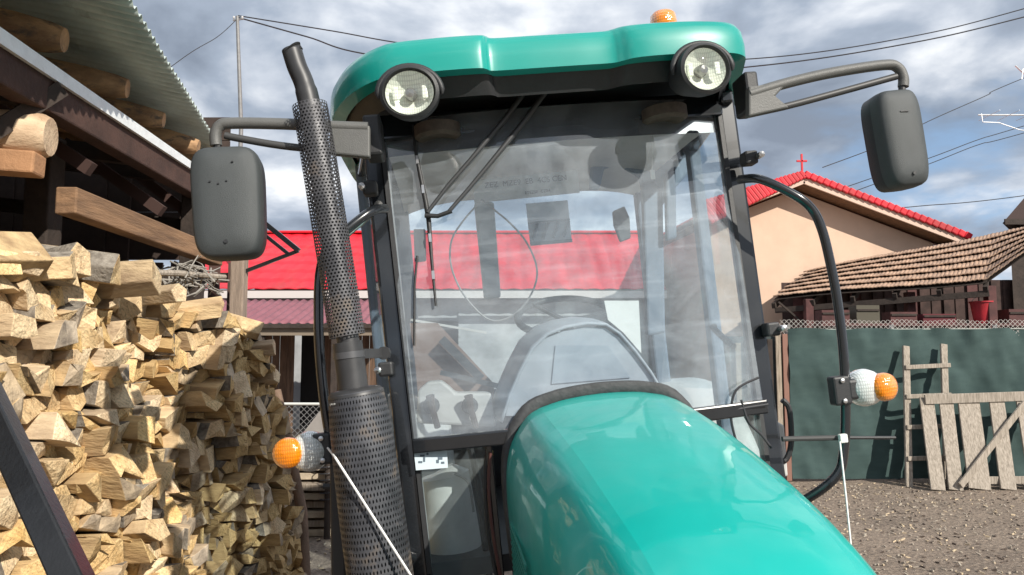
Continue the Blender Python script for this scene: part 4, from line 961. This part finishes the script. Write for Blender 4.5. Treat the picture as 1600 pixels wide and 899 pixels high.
lc = ipoly([(652, 662), (652, 612), (668, 597), (690, 595), (704, 606), (712, 614), (768, 614), (775, 668)], .22, .12, 'control_console', mat('console_grey', (.45, .44, .42), .6), T, .01)
for px in (676, 736):
    MB().tube([TL(px + 8, 668, .2), TL(px, 640, .18), TL(px - 4, 618, .17)], [.012, .012, .017], 8).build('lever', mat('lever_dark', (.05, .035, .03), .5), lc)
    MB().lathe(TL(px - 2, 634, .205), (0, -1, 0), [(.032, 0), (.032, .006), (0, .006)], 14, up=(0, 0, 1)).build('lever_boot', INTD, lc)
ipoly([(640, 505), (684, 505), (772, 600), (772, 640), (655, 640), (648, 560)], .5, .03, 'side_trim_panel', mat('brown_trim', (.2, .13, .10), .7), T)
MB().beam(TL(690, 530, .45), TL(752, 592, .45), .03, .035).build('dark_bar', INTD, T)
MB().beam(TL(688, 582, .4), TL(790, 606, .4), .02, .02).build('linkage', INTD, T)
MB().beam(TL(642, 500, .6), TL(760, 520, .6), .012, .01).build('glass_rail', mat('rail_pale', (.5, .5, .48), .5), T)
# --- fenders, wheels, chassis
def fenderf(sg):
    def f(u, v):
        a = lerp(R(198), R(35), v); r_ = .76
        w_ = lerp(.50, .93, u); e = .03 * (abs(u * 2 - 1) ** 4)
        return (sg * w_, 1.42 + math.cos(a) * (r_ - e), .72 + math.sin(a) * (r_ - e))
    return f
for sg in (-1, 1):
    fd = MB().grid(fenderf(sg), 12, 30).build('rear_fender', FENDER, T, smooth=60, solid=.01)
    wh = MB().lathe((sg * .58, 1.42, .70), (sg, 0, 0), [(.40, .0), (.62, .0), (.69, .04), (.70, .16), (.69, .28), (.62, .32), (.40, .32)], 40).build('rear_wheel', RUB, T, smooth=40)
    tr2 = MB()
    for k in range(22):
        a = k / 22 * 2 * math.pi; cc = Vector((0, math.cos(a), math.sin(a)))
        tr2.beam(Vector((sg * (.60 if k % 2 else .88), 1.42, .70)) + cc * .705, Vector((sg * .74, 1.42, .70)) + Vector((0, math.cos(a + .16), math.sin(a + .16))) * .705, .04, .05)
    tr2.build('tyre_lugs', RUB, wh)
    MB().lathe((sg * .62, 1.42, .70), (sg, 0, 0), [(.0, .2), (.15, .2), (.2, .12), (.38, .12), (.41, .27), (.39, .27), (.36, .10), (0, .08)], 32).build('rim', mat('rim_yellow', (.7, .65, .5), .4), wh, smooth=40)
    fw = MB().lathe((sg * .52, -1.15, .43), (sg, 0, 0), [(.22, 0), (.38, 0), (.425, .03), (.43, .11), (.425, .19), (.38, .22), (.22, .22)], 36).build('front_wheel', RUB, T, smooth=40)
    MB().lathe((sg * .54, -1.15, .43), (sg, 0, 0), [(0, .14), (.1, .14), (.2, .08), (.23, .19), (.21, .19), (.18, .06), (0, .05)], 28).build('rim', mat('rim_yellow', (.7, .65, .5), .4), fw, smooth=40)
eb = MB().box((0, -.62, .78), (.44, 1.6, .5)).box((0, -.45, 1.1), (.4, .9, .40)).build('engine', mat('engine_dark', (.035, .037, .04), .6, .3, .5, 12, bump=.8), T, bevel=.02)
MB().box((0, .6, .75), (.5, 1.7, .45)).build('gearbox', mat('engine_dark', (.035, .037, .04)), T, bevel=.03)
MB().tube([(-.58, -1.15, .43), (.58, -1.15, .43)], .06, 12).build('front_axle', PIPE, T)
MB().tube([(-.62, 1.42, .70), (.62, 1.42, .70)], .1, 12).build('rear_axle', PIPE, T)
for k, (u_, y_, c_) in enumerate(((-.392, .02, (.5, .35, .08)), (-.405, .05, (.03, .03, .03)), (-.398, -.02, (.09, .03, .025)), (-.41, .0, (.03, .03, .03)))):
    MB().tube(smoothpath([(u_ + .03, y_, 1.40), (u_ + .012, y_, 1.28), (u_ + .02 - .004 * k, y_, 1.12), (u_ + .03, y_, .9)], 5), .006, 6).build('hose', mat('hose_%d' % k if 0 else ('hose_yellow', 'hose_black', 'hose_red', 'hose_black')[k], c_, .5), T)
stk = ipoly([(646, 699), (698, 696), (700, 731), (650, 735)], -.012, .004, 'warning_sticker', mat('sticker_pale', (.62, .72, .78), .5), T)
for (px, py, a_, b_) in ((660, 712, 7, 3), (663, 718, 3, 7), (657, 722, 6, 3), (668, 709, 3, 4), (688, 716, 7, 4), (684, 721, 4, 5), (692, 723, 5, 3)):
    mk = MB(); mk.prism([TL(px - a_ / 2, py - b_ / 2, -.014), TL(px + a_ / 2, py - b_ / 2, -.014), TL(px + a_ / 2, py + b_ / 2, -.014), TL(px - a_ / 2, py + b_ / 2, -.014)], (0, .001, 0))
    mk.build('sticker_marks', INK, stk)
# tank seen through the lower left pane
tk = MB().tube([TL(690, 735, .25), TL(694, 742, .25), TL(702, 800, .25), TL(716, 899, .25), TL(724, 980, .25)], [.05, .095, .10, .105, .105], 20).build('side_tank', FENDER, T, smooth=50)
MB().tube(smoothpath([TL(735, 700, .15), TL(748, 760, .15), TL(755, 830, .15), TL(765, 899, .15)], 5), .012, 8).build('hose', BLACK, T)
MB().tube(smoothpath([TL(710, 740, .12), TL(732, 755, .12), TL(740, 800, .12)], 5), .005, 6).build('hose', mat('cable_grey', (.22, .22, .22)), T)
# right side: black loop handle and wires behind the glass foot
MB().tube(smoothpath([TL(1222, 625, .12), TL(1233, 640, .12), TL(1236, 690, .12), TL(1228, 718, .12), TL(1212, 722, .12)], 6), .011, 8).build('hose', BLACK, T)
MB().prism([TL(1200, 650, .2), TL(1226, 665, .2), TL(1232, 745, .2), TL(1200, 745, .2)], (0, .03, 0)).build('side_cover', FENDER, T, bevel=.008)
for pts in ([(1185, 590), (1150, 610), (1142, 650), (1150, 690)], [(1158, 625), (1170, 660), (1190, 680), (1205, 700)], [(1095, 650), (1150, 640), (1200, 632)]):
    MB().tube(smoothpath([TL(px, py, -.045) for px, py in pts], 6), .0045, 6).build('wire_lead', WIRE, T)
# --- work lamps
for (px, py, yaw_) in ((641, 147, -6), (1098, 110, 12)):
    c = TL(px, py, -.25); LS = .77; ax = Vector((math.sin(R(yaw_)) - .0, -1, -.10)).normalized()
    lamp = MB().lathe(c, ax, [(a * LS, b) for a, b in [(.03, -.16), (.075, -.12), (.106, -.04), (.112, 0), (.112, .022), (.100, .028), (.095, .018), (.093, -.02), (.03, -.05), (0, -.05)]], 36, sx=1.12).build('work_lamp', BLACK, T, smooth=40)
    MB().lathe(c, ax, [(a * LS, b) for a, b in [(.0, -.03), (.05, -.02), (.078, -.002), (.091, .016)]], 36, sx=1.12, cap=False).build('reflector', REFL, lamp, smooth=60)
    MB().lathe(c, ax, [(.02, -.03), (.02, .0), (.014, .010), (0, .012)], 16).build('bulb', mat('bulb_grey', (.25, .25, .24), .2, .6), lamp, smooth=40)
    for du in (-.052, .052): MB().box(c + Vector((du * .9, -.008, 0)), (.02, .012, .045)).build('reflector_block', REFL, lamp, bevel=.005)
    MB().lathe(c, ax, [(a * LS, b) for a, b in [(.094, .018), (.07, .028), (.035, .035), (0, .037)]], 36, sx=1.12, cap=False).build('lamp_glass', CLEAR, lamp, smooth=60)
    hoodm = MB()
    arc = [c + Vector((math.cos(a) * .092 * 1.12, .0, math.sin(a) * .092)) for a in [R(-5 + k * 190 / 20) for k in range(21)]]
    MB().tube(arc, [.004] + [.011] * 19 + [.004], 10).build('lamp_hood', BLACK, lamp, smooth=50)
    MB().beam(c + Vector((0, .06, .02)), c + Vector((0, .2, .07)), .05, .05).build('lamp_bracket', BLACK, lamp)
# --- beacon
bc = TL(1037, 38, .3); bc = Vector((bc.x, .28, 2.815))
for _z in (0,):
    pz_ = TL(1037, 40, .28); bc = Vector((pz_.x, .28, min(3.0, pz_.z + .012)))
be = MB().lathe(bc, (0, 0, 1), [(.05, -.02), (.054, 0), (.055, .012), (.052, .045), (.042, .056), (0, .060)], 28).build('beacon', AMBER, T, smooth=50)
MB().lathe((bc.x, bc.y, 2.81), (0, 0, 1), [(.06, 0), (.06, .02), (.045, .03), (.045, bc.z - 2.81)], 24).build('beacon_base', BLACK, be, smooth=40)
# --- mirrors
def mirror(arm_pts, lower_pts, base_poly, bend, head_px, w_, h_, yaw_, yl, sg):
    arm = MB().tube(smoothpath([TL(x, y, yl) for x, y in arm_pts], 5), .0185, 10)
    a = arm.build('mirror_arm', ARM, T, smooth=50)
    MB().tube(smoothpath([TL(x, y, yl) for x, y in lower_pts], 5), .012, 10).build('lower_bar', mat('arm_dark', (.05, .05, .05), .5), a, smooth=50)
    MB().prism([TL(x, y, yl - .015) for x, y in base_poly], (0, .035, 0)).build('arm_bracket', ARM, a, bevel=.006)
    MB().tube([TL(*bend[0], yl), TL(*bend[1], yl)], .012, 10).build('stem', BLACK, a)
    c = TL(*head_px, yl - .01)
    M3 = Matrix.Rotation(R(yaw_), 3, 'Z') @ Matrix.Rotation(R(-1.5) * sg, 3, 'Y')
    n_ = 40; out = []
    def se_(t_, e): 
        ct, st_ = math.cos(t_), math.sin(t_)
        return math.copysign(abs(ct) ** e, ct), math.copysign(abs(st_) ** e, st_)
    hm = MB(); levels = [(.93, .075), (.97, .07), (1.0, .012), (.995, .0), (.985, -.02), (.95, -.034), (.88, -.042), (.6, -.05), (.3, -.053)]
    for s_, y_ in levels:
        for k in range(n_):
            x, z = se_(2 * math.pi * k / n_, .42)
            wz = 1 + .05 * z * .6
            hm.v.append(c + M3 @ Vector((x * w_ / 2 * s_ * wz, y_, z * h_ / 2 * (1 - (1 - s_) * .6))))
    for j in range(len(levels) - 1):
        for k in range(n_): k2 = (k + 1) % n_; hm.f.append([j * n_ + k, j * n_ + k2, (j + 1) * n_ + k2, (j + 1) * n_ + k]); hm.m.append(1 if j < 2 else 0)
    hm.f.append(list(range(n_))[::-1]); hm.m.append(0); hm.f.append([(len(levels) - 1) * n_ + k for k in range(n_)]); hm.m.append(0)
    h = hm.build('mirror_housing', [GREYP, BLACK], a, smooth=50)
    for du, dz, sx_ in (((0, .085, .03), ) if sg > 0 else ((.03, .12, .006), (-.04, .06, .005), (-.015, .052, .005), (.01, .06, .005))):
        MB().box(c + M3 @ Vector((du, -.0545, dz)), (sx_, .004, .004)).build('mould_mark', BLACK, h)
    sc_ = MB().lathe(c + M3 @ Vector((0, -.052, -.13)), (0, -1, 0), [(.006, 0), (.006, .003), (0, .003)], 10).build('screw', BLACK, h)
    return a, h
mirror([(1170, 148), (1230, 130), (1300, 114), (1380, 102), (1402, 106), (1411, 122), (1411, 136)], [(1172, 178), (1230, 166), (1320, 142), (1385, 124), (1400, 120)],
       [(1170, 135), (1232, 128), (1212, 150), (1234, 168), (1170, 182)], ((1409, 130), (1409, 146)), (1403, 219), .158, .345, 3, -.2, 1)
mirror([(575, 200), (520, 198), (440, 194), (362, 193), (343, 198), (337, 212), (338, 228)], [(575, 240), (520, 236), (440, 228), (370, 216), (352, 212)],
       [(515, 190), (578, 196), (578, 246), (515, 240)], ((340, 222), (340, 240)), (357, 318), .215, .36, 2, -.2, -1)
MB().box(TL(1166, 150, -.1), (.05, .12, .14)).build('mirror_mount', BLACK, T, bevel=.01)
MB().box(TL(585, 218, -.1), (.06, .12, .14)).build('mirror_mount', BLACK, T, bevel=.01)
# --- side rails with lamps
RP = [(.655, .02, 2.285), (.70, -.06, 2.262), (.80, -.1, 2.185), (.855, -.1, 2.13), (.880, -.1, 2.06), (.893, -.1, 1.96), (.902, -.1, 1.80), (.898, -.1, 1.60), (.876, -.1, 1.40), (.850, -.1, 1.27), (.822, -.1, 1.205), (.76, -.08, 1.15), (.66, -.02, 1.08)]
for sg in (-1, 1):
    f = (lambda p: Vector(p)) if sg > 0 else mir
    rl_ = MB().tube(smoothpath([f(p) for p in RP], 6), .0165, 12).build('side_rail', GLOSSB, T, smooth=60)
    cc = TL(1309, 610, -.1) if sg > 0 else TL(506, 700, -.1)
    rx = sg
    MB().box(cc + Vector((0, -.01, 0)), (.062, .05, .1)).build('lamp_clamp', BLACK, rl_, bevel=.008)
    for dz in (-.035, .035): MB().lathe(cc + Vector((0, -.036, dz)), (0, -1, 0), [(.008, 0), (.008, .006), (0, .008)], 8).build('clamp_bolt', STEEL, rl_)
    lc_ = TL(1352, 606, -.11) if sg > 0 else TL(484, 706, -.11)
    ac_ = TL(1380, 605, -.135) if sg > 0 else TL(452, 708, -.135)
    bd = MB().beam(cc + Vector((sg * .02, 0, 0)), lc_ + Vector((-sg * .02, .01, 0)), .07, .07).build('lamp_body', BLACK, rl_, bevel=.01)
    MB().lathe(lc_ + Vector((0, .03, 0)), (sg * .12, -1, 0), [(.055, -.03), (.064, 0), (.066, .02), (.060, .045), (.045, .06), (.02, .068), (0, .07)], 28).build('clear_lens', REFLW, bd, smooth=50)
    MB().lathe(ac_ + Vector((0, .02, 0)), (sg * .25, -1, 0), [(.03, -.02), (.048, 0), (.050, .018), (.046, .034), (.03, .045), (0, .048)], 26).build('amber_lens', AMBER, bd, smooth=50)
    ey = -.1
    e1, e2 = (TL(1222, 686, ey), TL(1312, 684, ey)) if sg > 0 else (TL(505, 760, ey), TL(600, 765, ey))
    MB().tube([e1, e2], .009, 8).build('stay_rod', mat('rod_grey', (.05, .05, .05), .7) if sg > 0 else BLACK, rl_)
    if sg > 0:
        MB().tube([e2, TL(1398, 684, ey + .04)], .006, 8).build('stay_rod', BLACK, rl_)
        MB().box(e2 + Vector((0, -.02, 0)), (.028, .02, .03)).build('white_clip', WHITEM, rl_, bevel=.004)
# silver gas strut
stt = MB().tube([TL(537, 374, .1), TL(566, 348, .1)], .008, 10).tube([TL(560, 353, .1), TL(592, 322, .1)], .0115, 10).build('gas_strut', STEEL, T, smooth=40)
MB().lathe(TL(592, 322, .1), (0, -1, 0), [(.016, -.01), (.016, .02), (0, .025)], 12).build('strut_end', BLACK, stt)
# --- wiper
wp_ = MB().lathe(TW(846, 122, -.03), (0, -1, 0), [(.045, 0), (.045, .02), (.03, .035), (0, .04)], 18).build('wiper', BLACK, T, smooth=40)
def wb_(pts, r_, nm, m_=BLACK, off=-.035): return MB().tube([TW(px, py, off) for px, py in pts], r_, 8).build(nm, m_, wp_, smooth=50)
wb_([(833, 126), (790, 185), (735, 250), (700, 290), (668, 332)], [.010, .010, .008, .007, .007], 'wiper_arm', mat('wiper_grey', (.045, .047, .05), .45))
wb_([(866, 126), (815, 195), (760, 262), (728, 300), (702, 330)], [.010, .010, .008, .007, .007], 'wiper_arm', mat('wiper_grey', (.045, .047, .05), .45))
wb_([(664, 337), (684, 338), (706, 330)], [.009, .008, .008], 'wiper_link')
wb_([(645, 195), (649, 235), (657, 275), (665, 315), (670, 345), (674, 400), (681, 478)], [.004, .006, .008, .009, .009, .006, .004], 'wiper_blade', off=-.014)
for (px, py) in ((652, 250), (661, 296), (672, 372), (677, 430)): MB().box(TW(px, py, -.02), (.01, .012, .03)).build('blade_claw', STEEL, wp_)
wb_([(652, 400), (648, 445), (647, 540)], .004, 'washer_hose', BLACK, -.01)
# --- exhaust stack
ex_pts = [(456, 78), (464, 104), (475, 130), (484, 165), (493, 215), (505, 290), (518, 370), (531, 450), (541, 515), (549, 560), (553, 606)]
EY = -.25
EP = smoothpath([TL(x, y, EY) for x, y in ex_pts], 5)
ex_ = MB().tube(EP, [.030 if i < 12 else .033 for i in range(len(EP))], 20, cap=False).build('exhaust_stack', PIPE, T, smooth=60, solid=.004)
mth = (EP[0] - EP[2]).normalized()
MB().lathe(EP[0] + mth * .002, mth + Vector((-.5, -.2, 0)), [(.033, -.004), (.035, .0), (.031, .004), (.029, -.02), (0, -.03)], 20).build('pipe_mouth', mat('mouth_black', (.006, .006, .006), .9), ex_, smooth=40)  # near-black dish closing the pipe mouth
ui = [i for i, p in enumerate(EP) if i >= 16]
up = [p for i, p in enumerate(EP) if 15 <= i <= 41]
MB().tube(up, .0555, 40, cap=False, uv=True).build('upper_heat_shield', SHIELD1, ex_, smooth=60, solid=0)
MB().tube([TL(543, 535, EY), TL(553, 612, EY)], .046, 24).build('plain_collar', PIPE, ex_, smooth=40)
MB().tube([TL(545, 550, EY), TL(546, 560, EY)], .049, 24).build('collar_clamp', mat('clamp_dark', (.1, .1, .105), .4, .5), ex_, smooth=40)
MB().lathe(TL(600, 552, EY + .12), (0, -1, 0), [(.022, -.03), (.022, .02), (0, .02)], 10).build('clamp_bolt', BLACK, ex_)
MB().beam(TL(565, 553, EY + .03), TL(606, 552, EY + .14), .02, .03).build('support_bracket', PIPE, ex_)
lo = [TL(556, 612, EY), TL(563, 660, EY), TL(573, 740, EY), TL(585, 830, EY), TL(596, 910, EY), TL(606, 985, EY)]
MB().tube(lo, [.085, .094, .098, .10, .10, .10], 48, cap=False, uv=True).build('lower_heat_shield', SHIELD2, ex_, smooth=60)
MB().tube(lo, [.06, .07, .075, .075, .075, .075], 28).build('silencer', mat('silencer_dark', (.03, .03, .032), .6, .3), ex_, smooth=50)
MB().lathe(lo[0], (lo[1] - lo[0]), [(.046, -.012), (.075, -.008), (.086, .004), (.087, .012)], 32).build('shield_cap', SHIELD2 if 0 else PIPE, ex_, smooth=50)
MB().beam(TL(528, 640, -.1), TL(532, 930, -.1), .05, .06).build('air_intake_tube', mat('intake_black', (.03, .028, .026), .6), T, bevel=.01)
MB().tube([lo[-1], Vector((-.45, -.3, .8)), Vector((-.25, -.3, .8))], .05, 14).build('manifold_pipe', PIPE, ex_)
# --- strings tied to the lamp rails
e2 = TL(1312, 690, -.13); s0 = TM @ e2
sA = [s0, W(1322, 780, s0.y - .03), W(1334, 899, s0.y - .06)]; dd = sA[2] - sA[1]; k = (sA[2].z - gh(1.2, 2.4) - .005) / -dd.z
o = MB().tube(sA + [sA[2] + dd * k], .0035, 6).build('string', STRING); tag(o, 'white string hanging straight down from the rail beside the hood right edge', 'string')
s0 = TM @ TL(524, 715, -.36)
s1 = TM @ TL(642, 899, -.38)
o = MB().tube([TM @ TL(512, 700, -.13), s0, s1, s1 + (s1 - s0) * .35], .0035, 6).build('string', STRING); tag(o, 'white string stretched diagonally across the lower perforated exhaust shield', 'string')
